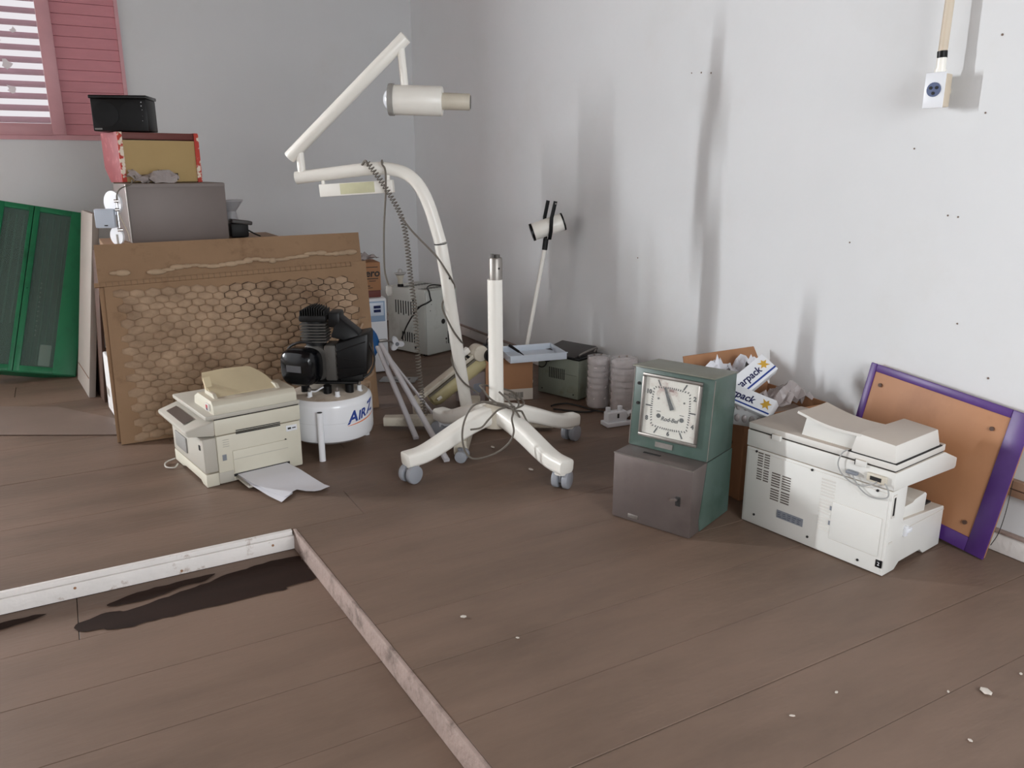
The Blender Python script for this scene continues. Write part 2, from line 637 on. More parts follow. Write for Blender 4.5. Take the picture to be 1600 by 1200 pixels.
st1 = [(-2.593, -3.676), (-2.534, -3.640), (-2.475, -3.644), (-2.398, -3.632), (-2.30, -3.612), (-2.20, -3.585), (-2.10, -3.560), (-1.97, -3.545),
       (-1.925, -3.56), (-1.918, -3.640), (-1.913, -3.715), (-2.00, -3.735), (-2.029, -3.752), (-2.216, -3.748), (-2.391, -3.741), (-2.507, -3.728)]
blob(st1, DROP + 0.0022).done('wet_stain', STAIN, floor, smooth=0)
st2 = [(-2.50, -3.575), (-2.42, -3.548), (-2.30, -3.545), (-2.18, -3.55), (-2.22, -3.575), (-2.34, -3.59), (-2.44, -3.602)]
blob(st2, DROP + 0.0024).done('wet_stain', STAIN, floor, smooth=0)
blob([(-2.80, -3.545), (-2.70, -3.54), (-2.66, -3.555), (-2.72, -3.572), (-2.82, -3.58)], DROP + 0.0024).done('wet_stain', STAIN, floor, smooth=0)

# white painted board closing the step, and the bare batten along its other side
g = G()
g.box(XL, -1.917, -3.492, -3.472, DROP + 0.001, -0.016, bev=0.002)
t1 = struct(g.done('trim_1', FASCIA))
G().box(XL, -1.921, -3.487, -3.470, -0.0145, 0.0025, bev=0.0015).done('nosing', FASCIA, t1)
for x_, z_ in ((-2.58, -0.030), (-1.99, -0.034), (-2.28, -0.052)):
    G().cyl((x_, -3.4935, z_), (x_, -3.4905, z_), 0.0042, n=10).done('nail_head', RUST, t1)
g = G()
ya, yb = -3.475, YB
g.hexa([(edge_x(ya) - 0.016, ya, DROP + 0.001), (edge_x(yb) - 0.016, yb, DROP + 0.001), (edge_x(yb) - 0.001, yb, DROP + 0.001), (edge_x(ya) - 0.001, ya, DROP + 0.001),
        (edge_x(ya) - 0.012, ya, 0.002), (edge_x(yb) - 0.012, yb, 0.002), (edge_x(yb) - 0.001, yb, 0.002), (edge_x(ya) - 0.001, ya, 0.002)], bev=0.002)
struct(g.done('trim_2', RISER))

# baseboard of the right wall
bb = struct(G().box(XR - 0.014, XR, YB, -0.02, 0.002, 0.068, bev=0.002).done('baseboard_right', FASCIA))
G().box(XR - 0.022, XR, YB, -0.02, 0.068, 0.078, bev=0.003).done('moulding', RISER, bb)
bl = struct(G().box(XL, XR - .03, -0.014, 0.0, 0.002, 0.068, bev=0.002).done('baseboard_left', FASCIA))

# ---- pink window: boarded leaf and louvred sash
win = struct(bpy.data.objects.new('window_1', None))
COL.objects.link(win)
X0, X1, Z0, Z1 = W1
g = G()
g.box(X0, X1, -0.012, 0.05, Z0, Z0 + 0.03)
g.box(X0, X1, -0.012, 0.05, Z1 - 0.03, Z1)
g.box(X1 - 0.022, X1, -0.014, 0.05, Z0, Z1)
g.box(X0, X0 + 0.022, -0.014, 0.05, Z0, Z1)
g.done('window_frame', PINKLT, win)
G().box(-2.36, X1 - 0.01, 0.018, 0.030, Z0 + 0.01, Z1 - 0.01).done('leak_backing', PINK, win, smooth=0)  # added sheet behind the boards, blocks light leaking between them
G().box(X0 + 0.01, -3.13, 0.018, 0.030, Z0 + 0.01, Z1 - 0.01).done('leak_backing', PINK, win, smooth=0)
SR, SL = -2.352, -3.14        # louvred sash
first = None
for side, (a, b) in enumerate(((SR - 0.004, X1 - 0.022), (X0 + 0.022, SL + 0.004))):
    z = Z0 + 0.032
    n = 0
    while z < Z1 - 0.035:
        zt = min(z + 0.064, Z1 - 0.031)
        q = G()
        q.hexa([(a, -0.004, z), (b, -0.004, z), (b, 0.014, z), (a, 0.014, z), (a, 0.003, zt), (b, 0.003, zt), (b, 0.014, zt), (a, 0.014, zt)], bev=0.001, seg=1)
        q.done('shutter_board', PINK, win, smooth=0)
        z = zt + 0.0012
        n += 1
g = G()
g.box(SR - 0.078, SR, -0.024, 0.012, Z0 + 0.03, Z1 - 0.03, bev=0.004)
g.box(SL, SL + 0.078, -0.024, 0.012, Z0 + 0.03, Z1 - 0.03, bev=0.004)
g.box(SL + 0.076, SR - 0.076, -0.024, 0.012, Z0 + 0.026, Z0 + 0.097, bev=0.004)
g.box(SL + 0.078, SR - 0.078, -0.024, 0.012, Z1 - 0.11, Z1 - 0.03, bev=0.004)
g.done('louvre_sash', PINKLT, win)
SLAT = mat('slat_paint', (206, 172, 184), 0.5, var=0.06, vs=8)
z = Z0 + 0.118
while z < Z1 - 0.12:
    q = G()
    q.hexa([(SL + 0.079, -0.018, z - 0.020), (SR - 0.079, -0.018, z - 0.020), (SR - 0.079, 0.018, z + 0.014), (SL + 0.079, 0.018, z + 0.014),
            (SL + 0.079, -0.024, z - 0.014), (SR - 0.079, -0.024, z - 0.014), (SR - 0.079, 0.012, z + 0.020), (SL + 0.079, 0.012, z + 0.020)], bev=0.0015, seg=1)
    q.done('louvre_slat', SLAT, win, smooth=0)
    z += 0.070
for i, (x_, z_, w_) in enumerate(((-2.615, 1.655, .034), (-2.622, 1.80, .036), (-2.66, 1.93, .030), (-2.56, 1.99, .022))):      # scraps caught on the slats
    pts = [(x_ + w_ * (0.7 + .3 * math.sin(k_ * 2.7 + i)) * math.cos(k_ * math.pi / 4), z_ + w_ * (0.7 + .3 * math.cos(k_ * 1.9 + i)) * math.sin(k_ * math.pi / 4)) for k_ in range(8)]
    G().prism(pts, -0.0285, -0.0265, 'y').done('stuck_scrap', mat('faded_scrap', (244, 236, 240), .8), win, smooth=0)
# open window beyond the frame, where the daylight enters
w2 = struct(bpy.data.objects.new('window_2', None))
COL.objects.link(w2)
a, b, c, d = W2
g = G()
g.box(a, b, -0.012, 0.03, c, c + 0.03)
g.box(a, b, -0.012, 0.03, d - 0.03, d)
g.box(a, a + 0.03, -0.012, 0.03, c + 0.03, d - 0.03)
g.box(b - 0.03, b, -0.012, 0.03, c + 0.03, d - 0.03)
g.done('window_frame', PINKLT, w2)

# ---- small marks and nail holes on the right wall
for i, (y_, z_, r_) in enumerate(((-3.143, 1.594, .005), (-3.205, 1.59, .006), (-3.266, 1.583, .006), (-4.50, 1.576, .006), (-4.484, 1.357, .005), (-2.819, .757, .006),
                                  (-4.05, .931, .005), (-4.494, .705, .005), (-4.445, 1.043, .005), (-4.41, 1.046, .005), (-4.261, 1.256, .005), (-4.62, .55, .006))):
    G().cyl((XR - 0.0015, y_ - 0.012, z_), (XR, y_ - 0.012, z_), r_ * 0.6, n=8).done('nail_hole', MARK, wall_right)

# ---- conduit with socket box
t = thing('electrical_conduit', 'cream plastic conduit hanging down the white wall to a socket box', 'conduit', (-0.035, -4.372, 1.40))
G().cyl((0, 0.0, 0.135), (0.030, 0.005, 1.70), 0.0135, n=16).done('pipe', PVC, t)
G().cyl((0, -0.001, 0.122), (0, 0.001, 0.142), 0.0150, n=16).done('tape_band', BLACK, t)
G().cyl((0, -0.001, 0.075), (0, 0.0, 0.124), 0.0145, n=16).done('adapter', CREAM, t)
G().cyl((0, 0.0, 0.070), (0, 0.0, 0.090), 0.0175, n=16).done('collar', CREAM, t)
MS = Matrix.Rotation(R(10), 4, 'Z')
G().box(-0.020, 0.030, -0.028, 0.028, -0.022, 0.076, bev=0.004, M=MS).done('socket_box', PVC, t)
fp = G().box(-0.026, -0.019, -0.031, 0.031, -0.026, 0.080, bev=0.003, M=MS).done('faceplate', WHITEPLAS, t)
for dy, dz in ((0.009, 0.034), (-0.009, 0.034), (0, 0.018)):
    G().cyl(MS @ Vector((-0.0300, dy, dz)), MS @ Vector((-0.0275, dy, dz)), 0.005, n=10).done('socket_hole', BLACK, fp)
G().cyl(MS @ Vector((-0.0285, 0, 0.029)), MS @ Vector((-0.0262, 0, 0.029)), 0.0215, n=20).done('socket_insert', SOCKETBLUE, fp)
G().box(0.03, 0.065, -0.004, 0.012, 0.02, 0.036, bev=0.002, M=Matrix.Rotation(R(0), 4, 'Z')).done('bracket', CREAMOLD, t)

# ================================================================== RIGHT FRONT: COPIER, BOARD, CLOCK
# ---- large copier seen from behind
t = thing('copier', 'large off-white office copier seen from behind, next to the purple-edged board', 'copier', (-0.521, -4.170, 0), R(-81.95))
Wc = 0.514
body_poly = [(0, 0.003), (0.070, 0.003), (0.095, 0.022), (0.225, 0.022), (0.250, 0.003), (0.355, 0.003), (0.355, 0.138), (0.345, 0.142), (0.088, 0.162), (0.088, 0.277), (0, 0.277)]
body = G().prism(body_poly, 0, Wc, 'x', bev=0.003).done('body', COPIER, t)
G().box(0.0, 0.15, 0.089, 0.345, 0.158, 0.2765, bev=0.003).done('side_block', COPIER, t)
g = G()
g.prism([(0, 0.279), (0.385, 0.262), (0.392, 0.270), (0.392, 0.297), (0.300, 0.336), (0, 0.336)], -0.002, Wc + 0.002, 'x', bev=0.003)
g.done('scanner_unit', COPIER, t)
G().box(0.004, Wc - 0.004, 0.003, 0.298, 0.3355, 0.3405).done('lid_gap', DARKLINE, t, smooth=0)
G().box(0, Wc, -0.001, 0.302, 0.340, 0.363, bev=0.004).done('lid', COPIERTOP, t)
# document feeder
f = G().hexa([(0.368, 0.0, 0.361), (Wc - 0.004, 0.0, 0.361), (Wc - 0.004, 0.272, 0.361), (0.368, 0.272, 0.361),
              (0.380, 0.006, 0.424), (Wc - 0.010, 0.002, 0.418), (Wc - 0.012, 0.262, 0.416), (0.392, 0.262, 0.424)], bev=0.005).done('document_feeder', COPIERTOP, t)
G().box(0.362, Wc + 0.001, -0.002, 0.275, 0.3615, 0.3645).done('feeder_gap', DARKLINE, f, smooth=0)
g = G()
rows = []
for i in range(9):
    s = i / 8
    x_ = 0.178 + s * 0.215
    z_ = 0.437 - 0.022 * s - 0.010 * math.sin(s * math.pi)
    rows.append([(x_, 0.0 + 0.004 * s, z_), (x_, 0.05, z_ - 0.003), (x_, 0.11, z_ - 0.003), (x_, 0.165 - 0.01 * s, z_)])
g.grid(rows)
g.solid(0.008)
tr = g.done('feeder_tray', COPIERTOP, t)
G().prism([(0.186, 0.362), (0.37, 0.362), (0.37, 0.412), (0.200, 0.430)], 0.022, 0.13, 'y', bev=0.002).done('tray_support', COPIER, tr)
# paper exit pieces in the gap under the scanner
G().prism([(0.10, 0.155), (0.245, 0.148), (0.248, 0.205), (0.236, 0.213), (0.175, 0.205), (0.16, 0.198), (0.10, 0.196)], 0.30, Wc - 0.012, 'x', bev=0.002).done('exit_tray', COPIER, t)
G().box(0.16, Wc - 0.02, 0.090, 0.30, 0.158, 0.164).done('exit_gap', DARKLINE, t, smooth=0)
# back panel details
def bp_(u):
    return Wc - u
bpnl = G().box(0.008, Wc - 0.010, -0.0025, 0.001, 0.012, 0.268, bev=0.001).done('back_panel', COPIER, t)
for (u0, z0, ncol) in ((0.465, 0.268, 2), (0.406, 0.214, 2)):
    for cx in range(2):
        for rws in range(11):
            x0 = bp_(u0) + cx * (0.040 if u0 < .45 else 0.026)
            wdt = 0.032 if u0 < .45 else 0.020
            zt = z0 - rws * 0.0088 - (0.004 if rws > 5 else 0)
            G().box(x0, x0 + wdt, -0.0036, -0.0020, zt - 0.0042, zt).done('vent_slot', mat('copier_vent', (98, 90, 83), .7), bpnl, smooth=0)
for rws in range(16):
    zt = 0.252 - rws * 0.0105 - (0.006 if rws > 5 else 0) - (0.006 if rws > 10 else 0)
    G().box(bp_(0.226), bp_(0.178), -0.0036, -0.0022, zt - 0.006, zt, bev=0.0006).done('vent_rib', COPIERTOP, bpnl, smooth=0)
G().box(bp_(0.375), bp_(0.276), -0.0040, -0.0022, 0.062, 0.090, bev=0.0005).done('rating_label', GREYLBL, bpnl, smooth=0)
g = G()
for rws in range(3):
    for cx in range(5):
        g.box(bp_(0.370) + cx * 0.0185, bp_(0.370) + cx * 0.0185 + random.uniform(.008, .015), -0.0046, -0.0038, 0.067 + rws * 0.007, 0.0695 + rws * 0.007)
g.done('label_print', mat('label_print_dark', (80, 86, 100), 0.6), bpnl, smooth=0)
G().box(bp_(0.182), bp_(0.020), -0.0042, -0.0022, 0.060, 0.186, bev=0.002).done('access_door', COPIER, bpnl)
for z_ in (0.155, 0.105):
    G().box(bp_(0.188), bp_(0.182), -0.0050, -0.0022, z_, z_ + 0.014).done('door_latch', GREYLBL, bpnl, smooth=0)
for u_, z_ in ((0.472, 0.268), (0.462, 0.040), (0.262, 0.266), (0.045, 0.268), (0.255, 0.036), (0.080, 0.026)):
    G().cyl((bp_(u_), -0.0048, z_), (bp_(u_), -0.002, z_), 0.0042, n=10).done('screw', DARKLINE, bpnl)
for u_ in (0.40, 0.105):
    G().box(bp_(u_) - 0.016, bp_(u_) + 0.016, -0.010, 0.004, 0.328, 0.347, bev=0.002).done('hinge', COPIER, t)
    G().box(bp_(u_) - 0.020, bp_(u_) - 0.017, -0.006, 0.004, 0.328, 0.345).done('hinge_gap', DARKLINE, t, smooth=0)
ic = G().box(Wc - 0.024, Wc - 0.004, -0.0042, 0.0, 0.028, 0.052, bev=0.001).done('power_inlet_label', BLACK, bpnl)
G().text('2', 0.016, basis((Wc - 0.014, -0.0046, 0.040), (1, 0, 0), (0, 0, 1), (0, -1, 0))).done('label_digit', WHITEPLAS, ic, smooth=0)
# connector block and grey lead on the scanner's back
G().box(bp_(0.145), bp_(0.110), -0.016, 0.0, 0.296, 0.306, bev=0.002).done('plug', GREYLBL, t)
sk = G().box(bp_(0.080), bp_(0.020), -0.012, 0.0, 0.292, 0.318, bev=0.003).done('connector', CREAMOLD, t)
G().box(bp_(0.068), bp_(0.034), -0.0135, -0.011, 0.299, 0.311).done('connector_slot', DARKLINE, sk, smooth=0)
g = G()
g.tube(cat([(bp_(0.150), -0.004, 0.368), (bp_(0.165), -0.012, 0.352), (bp_(0.172), -0.014, 0.315), (bp_(0.150), -0.014, 0.285), (bp_(0.105), -0.012, 0.268), (bp_(0.060), -0.012, 0.285), (bp_(0.045), -0.012, 0.300)], 6), 0.0022, n=7)
g.tube(cat([(bp_(0.125), -0.012, 0.300), (bp_(0.112), -0.013, 0.280), (bp_(0.090), -0.013, 0.258), (bp_(0.055), -0.013, 0.246), (bp_(0.012), -0.013, 0.258), (bp_(0.008), -0.013, 0.280), (bp_(0.022), -0.012, 0.300)], 6), 0.0022, n=7)
g.done('lead', mat('pale_grey_lead', (160, 160, 158), 0.5), t)
# right-hand end face details
G().box(Wc - 0.001, Wc + 0.003, 0.010, 0.020, 0.198, 0.256, bev=0.001).done('interface_port', DARKLINE, t)
G().box(Wc - 0.001, Wc + 0.002, 0.006, 0.026, 0.190, 0.264, bev=0.001).done('port_frame', COPIERTOP, t)
G().box(Wc - 0.001, Wc + 0.012, 0.105, 0.130, 0.118, 0.132, bev=0.002).done('catch', WHITEPLAS, t)
G().box(Wc - 0.001, Wc + 0.009, 0.095, 0.112, 0.108, 0.140, bev=0.002).done('catch', WHITEPLAS, t)
G().box(Wc - 0.001, Wc + 0.0015, 0.094, 0.352, 0.1285, 0.1305).done('shelf_seam', COPIERTOP, t, smooth=0)
G().box(Wc - 0.001, Wc + 0.0015, 0.010, 0.032, 0.104, 0.110).done('lever_slot', COPIERTOP, t, smooth=0)

# ---- purple framed board leaning on the right wall
bx = Vector((-0.070, -4.763, 0.004))
top = Vector((XR - 0.030, -4.802, 0.472))
up = (top - bx).normalized()
side = Vector((0.0, 1.0, 0.02))
side = (side - up * side.dot(up)).normalized()
nrm = up.cross(side)            # faces into the room (-X)
Hb, Lb = (top - bx).length, 0.565
t = thing('framed_board', 'orange plywood board with painted purple border leaning behind the copier', 'board', M=basis(bx, side, up, side.cross(up)))
# local x: to the left along the wall, y: up the slope, z: thickness (sign handled below)
zs = -1 if side.cross(up).x > 0 else 1
G().box(0, Lb, 0, Hb, -0.008, 0.008, bev=0.002).done('plywood_panel', PLY, t)
g = G()
zf = 0.0095 * zs
a, b = sorted((0.004 * zs, 0.0125 * zs))
for (x0, x1, y0, y1) in ((-0.003, 0.058, -0.003, Hb + 0.003), (Lb - 0.022, Lb + 0.003, -0.003, Hb + 0.003), (0.058, Lb - 0.022, -0.003, 0.045), (0.058, Lb - 0.022, Hb - 0.024, Hb + 0.003)):
    q = G().box(x0, x1, y0, y1, a, b, bev=0.003)
    q.done('border_strip', PURPLE, t)
for x0, y0 in ((0.085, 0.085), (0.10, Hb - 0.075), (Lb - 0.055, Hb - 0.065), (Lb - 0.06, 0.09)):
    G().cyl((x0, y0, 0.006 * zs), (x0, y0, 0.0135 * zs), 0.007, n=12).done('screw_head', DARKWOOD, t)
g = G()
g.tube(cat([(-0.004, 0.27, 0.0), (-0.014, 0.18, 0.0), (-0.016, 0.10, 0.0), (-0.006, 0.05, 0.0)], 5), 0.0012, n=6)
g.done('loose_wire', CORDB, t)

# ---- length of pale timber standing against the wall past the purple board
t = thing('timber_batten', 'pale wooden batten fixed along the wall beside the purple-edged board', 'batten', (XR - 0.014, -4.70, 0.232))
G().box(-0.012, 0.012, -1.2, 0.0, -0.026, 0.026, bev=0.002, M=Matrix.Rotation(R(1.5), 4, 'X')).done('timber', PALEPLANK, t)
G().box(-0.0135, -0.0115, -1.2, 0.0, -0.003, 0.001, M=Matrix.Rotation(R(1.5), 4, 'X')).done('groove', DARKWOOD, t, smooth=0)

# ---- punch clock
t = thing('time_clock', 'old green and grey metal punch clock with a square white dial', 'time clock', (-0.899, -3.921, 0), R(-68.5))
Wk = 0.302
G().prism([(0, 0.003), (0.292, 0.003), (0.292, 0.244), (0.0, 0.244)], 0.0, Wk, 'x', bev=0.004).done('lower_case', CLOCKGREY, t)
up_ = G().prism([(0.098, 0.2445), (0.292, 0.2445), (0.292, 0.516), (0.124, 0.528)], 0.0, Wk, 'x', bev=0.004).done('upper_case', CLOCKGREEN, t)
G().prism([(0.108, 0.5285), (0.2925, 0.5170), (0.2925, 0.5205), (0.108, 0.5335)], -0.003, Wk + 0.003, 'x', bev=0.0015).done('top_cover', CLOCKTOP, t)
# green side panel over the grey lower case
G().prism([(0.085, 0.16), (0.100, 0.244), (0.2915, 0.244), (0.2915, 0.006), (0.07, 0.006), (0.062, 0.05), (0.075, 0.11)], Wk - 0.0005, Wk + 0.0022, 'x').done('side_panel', CLOCKGREEN, t, smooth=0)
# the front of the upper case is slightly inclined
e_y = Vector((0, 0.026, 0.2835)).normalized()
e_n = Vector((1, 0, 0)).cross(e_y)          # outward (towards -y)
FM = basis((0.0, 0.098, 0.2445), (1, 0, 0), e_y, e_n)
DM = basis((0.148, 0.098, 0.2445), (1, 0, 0), e_y, e_n)
cx, cy, hw = 0.150, 0.155, 0.100
g = G()
for (x0, x1, y0, y1) in ((cx - hw - .012, cx + hw + .012, cy + hw, cy + hw + .012), (cx - hw - .012, cx + hw + .012, cy - hw - .012, cy - hw), (cx - hw - .012, cx - hw, cy - hw, cy + hw), (cx + hw, cx + hw + .012, cy - hw, cy + hw)):
    g.box(x0, x1, y0, y1, -0.001, 0.012, bev=0.003, M=FM)
bez = g.done('dial_bezel', STEEL, t)
dial = G().box(cx - hw, cx + hw, cy - hw, cy + hw, 0.0005, 0.0025, M=FM).done('dial', DIAL, t, smooth=0)
TM = lambda x, y: FM @ Matrix.Translation((x, y, 0.0030))
for s, x, y in (('10', -.086, .048), ('8', -.087, -.046), ('6', 0.0, -.087), ('4', .087, -.046), ('2', .087, .050)):
    G().text(s, 0.021, TM(cx + x, cy + y), bold=0.0010).done('numeral', INK, dial, smooth=0)
g = G()
for ang in (30, 90, 150, 210, 270, 330):
    a = R(90 - ang)
    c, s = math.cos(a), math.sin(a)
    k = 0.084 / max(abs(c), abs(s))
    mm = FM @ Matrix.Translation((cx + c * k, cy + s * k, 0.0028)) @ Matrix.Rotation(a, 4, 'Z')
    g.box(-0.011, 0.011, -0.0024, 0.0024, 0, 0.0006, M=mm)
for m_ in range(60):
    a = R(m_ * 6)
    c, s = math.cos(a), math.sin(a)
    k = 0.072 / max(abs(c), abs(s)) ** 0.8
    mm = FM @ Matrix.Translation((cx + c * k, cy + s * k, 0.0028)) @ Matrix.Rotation(a, 4, 'Z')
    g.box(-0.0034, 0.0034, -0.0017, 0.0017, 0, 0.0005, M=mm)
g.done('minute_track', INK, dial, smooth=0)['kind'] = 'stuff'
g = G()
mm = FM @ Matrix.Translation((cx + 0.006, cy + 0.004, 0.0062)) @ Matrix.Rotation(R(25), 4, 'Z')
g.prism([(-0.0075, -0.006), (0.0075, -0.006), (0.0032, 0.074), (-0.0032, 0.074)], -0.0012, 0.0012, 'z', M=mm)
g.cyl(FM @ Vector((cx + .006, cy + .004, .002)), FM @ Vector((cx + .006, cy + .004, .008)), 0.005, n=12)
g.done('hour_hand', INK, dial, smooth=0)
for x_ in (-0.042, 0.046):
    G().cyl(FM @ Vector((cx + x_, cy - 0.030, .0025)), FM @ Vector((cx + x_, cy - 0.030, .0045)), 0.0078, n=16).done('winding_hole', INK, dial)
    G().box(cx + x_ - .009, cx + x_ + .007, cy - .0155, cy - .0135, 0.0026, 0.0034, M=FM).done('winding_arrow', INK, dial, smooth=0)
for x_ in (-.048, .050):
    G().cyl(FM @ Vector((cx + x_, cy + 0.030, .0025)), FM @ Vector((cx + x_, cy + 0.030, .0042)), 0.0035, n=12).done('rivet', GREYCAST, dial)
G().text('Rod-Bel', 0.020, TM(cx, cy - 0.038), shear=0.25, bold=0.0004).done('dial_lettering', INK, dial, smooth=0)
G().box(cx - .01, cx + .008, cy + .060, cy + .068, 0.0026, 0.0034, M=FM).done('dial_window', mat('brown_print', (130, 96, 88), .6), dial, smooth=0)
for xe in (-0.0008, Wk - 0.0014):       # bare metal along the worn front edges
    G().box(xe, xe + 0.0022, 0.004, 0.278, -0.0016, 0.0008, M=FM).done('worn_edge', STEEL, up_, smooth=0)
gl = G().box(cx - hw, cx + hw, cy - hw, cy + hw, 0.0088, 0.0098, M=FM).done('dial_glass', mat('clear_glass', (235, 240, 240), 0.05, alpha=0.08, spec=0.6), t, smooth=0)
for x_, y_ in ((0.022, 0.155), (0.02, 0.225)):
    G().cyl(FM @ Vector((x_, y_, -0.001)), FM @ Vector((x_, y_, 0.003)), 0.0055, n=14).done('case_screw', DARKLINE, t)
G().box(0.105, 0.172, 0.014, 0.032, 0.0005, 0.003, M=FM).done('name_plate', STEEL, t)
G().box(0.085, 0.150, 0.052, 0.062, 0.2438, 0.2458).done('card_slot', DARKLINE, t, smooth=0)
G().box(0.066, 0.106, -0.002, 0.001, 0.016, 0.030, bev=0.0006).done('maker_plate', STEEL, t)
lk_ = G().box(0.244, 0.262, -0.0015, 0.001, 0.108, 0.142, bev=0.001).done('lock_plate', DARKLINE, t)
g = G()
g.cyl((0.252, 0.0, 0.134), (0.252, -0.014, 0.134), 0.004, n=10)
g.prism([(0.226, 0.130), (0.234, 0.126), (0.254, 0.133), (0.254, 0.139), (0.236, 0.136)], -0.017, -0.012, 'y')
g.done('key', CHROME, lk_)
for z0, z1, x0, x1 in ((0.238, 0.244, 0, Wk), ):
    G().box(0.0, Wk, -0.0012, 0.002, 0.2395, 0.2435).done('case_edge', STEEL, t, smooth=0)

# ---- clutter between the clock and the wall
def open_box(name, label, loc, rz, sx, sy, sz, m_out, m_in, flaps=(), th=0.005, catg='box'):
    t_ = thing(name, label, catg, loc, rz)
    for nm, b_ in (('side', (-sx / 2, sx / 2, -sy / 2, -sy / 2 + th)), ('side', (-sx / 2, sx / 2, sy / 2 - th, sy / 2)), ('side', (-sx / 2, -sx / 2 + th, -sy / 2 + th, sy / 2 - th)), ('side', (sx / 2 - th, sx / 2, -sy / 2 + th, sy / 2 - th))):
        G().box(b_[0], b_[1], b_[2], b_[3], 0.002, sz, bev=0.001, seg=1).done(nm, m_out, t_)
    G().box(-sx / 2 + th, sx / 2 - th, -sy / 2 + th, sy / 2 - th, 0.002, 0.008).done('bottom', m_in, t_)
    return t_


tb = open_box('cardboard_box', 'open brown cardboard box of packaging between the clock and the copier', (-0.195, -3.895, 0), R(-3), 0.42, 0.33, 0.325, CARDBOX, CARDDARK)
fl = G().hexa([(-0.21, 0.160, 0.322), (0.21, 0.160, 0.322), (0.21, 0.165, 0.322), (-0.21, 0.165, 0.322),
               (-0.20, 0.215, 0.470), (0.155, 0.205, 0.478), (0.155, 0.210, 0.478), (-0.20, 0.220, 0.470)]).done('flap', CARDBOX, tb)
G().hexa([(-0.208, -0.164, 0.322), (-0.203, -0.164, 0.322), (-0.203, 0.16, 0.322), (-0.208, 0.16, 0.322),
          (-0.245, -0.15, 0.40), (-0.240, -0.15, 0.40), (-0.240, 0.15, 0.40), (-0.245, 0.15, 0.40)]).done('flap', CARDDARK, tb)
G().cyl((-0.214, -0.105, 0.215), (-0.205, -0.105, 0.215), 0.006, n=10).done('metal_stud', CHROME, tb)
# packing inside, kept below the rim
pk = G()
rows = []
for i in range(14):
    row = []
    for j in range(11):
        x_ = -0.195 + 0.39 * i / 13
        y_ = -0.150 + 0.30 * j / 10
        row.append((x_, y_, 0.275 + 0.03 * noise.noise(Vector((x_ * 17, y_ * 17, 3)))))
    rows.append(row)
pk.grid(rows)
o = pk.done('packing_paper', mat('grey_packing', (150, 134, 122), 0.8, var=0.1), tb, smooth=20)


def crumple(name, label, loc, sx, sy, h, seed, material, catg, thick=0.0015, rot=0.0, group=None, curl=1.0, bx_=1.0, nn=9):
    b = G()
    rows_ = []
    for i in range(nn):
        row = []
        for j in range(nn):
            u, v = i / (nn - 1) - .5, j / (nn - 1) - .5
            q = Vector((u * 2.3 + seed, v * 2.3, seed * 1.7))
            z_ = h * (0.55 + 0.9 * noise.noise(q * 1.6) + 0.22 * noise.noise(q * 4.1)) * curl * (1 - 0.9 * (u * u + v * v))
            row.append((u * sx * (1 + .25 * noise.noise(q * 2.0)), v * sy * (1 + .25 * noise.noise(q * 2.5 + Vector((3, 1, 0)))), max(z_, 0.0)))
        rows_.append(row)
    b.grid(rows_)
    b.solid(thick)
    o_ = b.done(name, material, smooth=18)
    o_.location = loc
    o_.rotation_euler = (0, 0, rot)
    tag(o_, label, catg, group)
    return o_


crumple('crumpled_paper', 'crumpled white paper at the clock top in front of the raised box flap', (-0.305, -3.775, 0.375), 0.17, 0.10, 0.11, 4.2, PAPER, 'paper', rot=0.4)
crumple('crumpled_paper', 'crumpled white paper to the right on the raised box flap', (-0.175, -3.785, 0.360), 0.15, 0.09, 0.12, 9.1, PAPER, 'paper', rot=-0.5)
crumple('plastic_bag', 'wrinkled clear bag inside the brown box behind the copier lid', (-0.115, -3.955, 0.300), 0.19, 0.14, 0.10, 6.3, BAG, 'bag', rot=0.2)


def glove_box(label, o_, ex, ey, dims, txt, grp):
    """o_: lower left corner of the printed face, ex along the print, ey roughly out of the face"""
    ex = Vector(ex).normalized()
    ez = Vector(ey)
    ez = (ez - ex * ez.dot(ex)).normalized()
    ey = ez.cross(ex)
    t_ = thing('product_carton', label, 'carton', M=basis(o_, ex, ey, ez), group=grp)
    L_, Hh, D_ = dims
    G().box(0, L_, 0, Hh, -D_, 0, bev=0.002).done('carton_body', WHITEPLAS, t_)
    G().text(txt, 0.038, basis((L_ * 0.38, Hh * 0.52, 0.0006), (1, 0, 0), (0, 1, 0), (0, 0, 1)), shear=0.15, bold=0.0008).done('lettering', mat('navy_ink', (30, 34, 80), .5), t_, smooth=0)
    G().box(L_ * 0.30, L_ - 0.001, Hh * 0.12, Hh * 0.20, 0.0, 0.0008).done('stripe', BLUEINK, t_, smooth=0)
    g_ = G()
    pts = []
    for k_ in range(12):
        rad = (0.021 if k_ % 2 == 0 else 0.010) * (1.0 + 0.15 * math.sin(k_ * 2.1))
        pts.append((L_ - 0.027 + rad * math.cos(k_ * math.pi / 6 + .3), Hh * 0.58 + rad * math.sin(k_ * math.pi / 6 + .3)))
    g_.prism(pts, 0.0, 0.0009, 'z')
    g_.done('emblem', GOLDINK, t_, smooth=0)
    return t_


glove_box('white printed carton leaning upward, upper of the two beside the clock', (-0.430, -4.010, 0.370), (0.60, -0.05, 0.36), (-0.62, -0.60, 0.55), (0.22, 0.080, 0.045), 'descarpack', 'white printed cartons in the brown box')
glove_box('white printed carton tilting down toward the copier, lower of the two', (-0.500, -3.925, 0.410), (0.30, -0.88, -0.19), (-0.66, -0.40, 0.60), (0.25, 0.068, 0.045), 'descarpack', 'white printed cartons in the brown box')
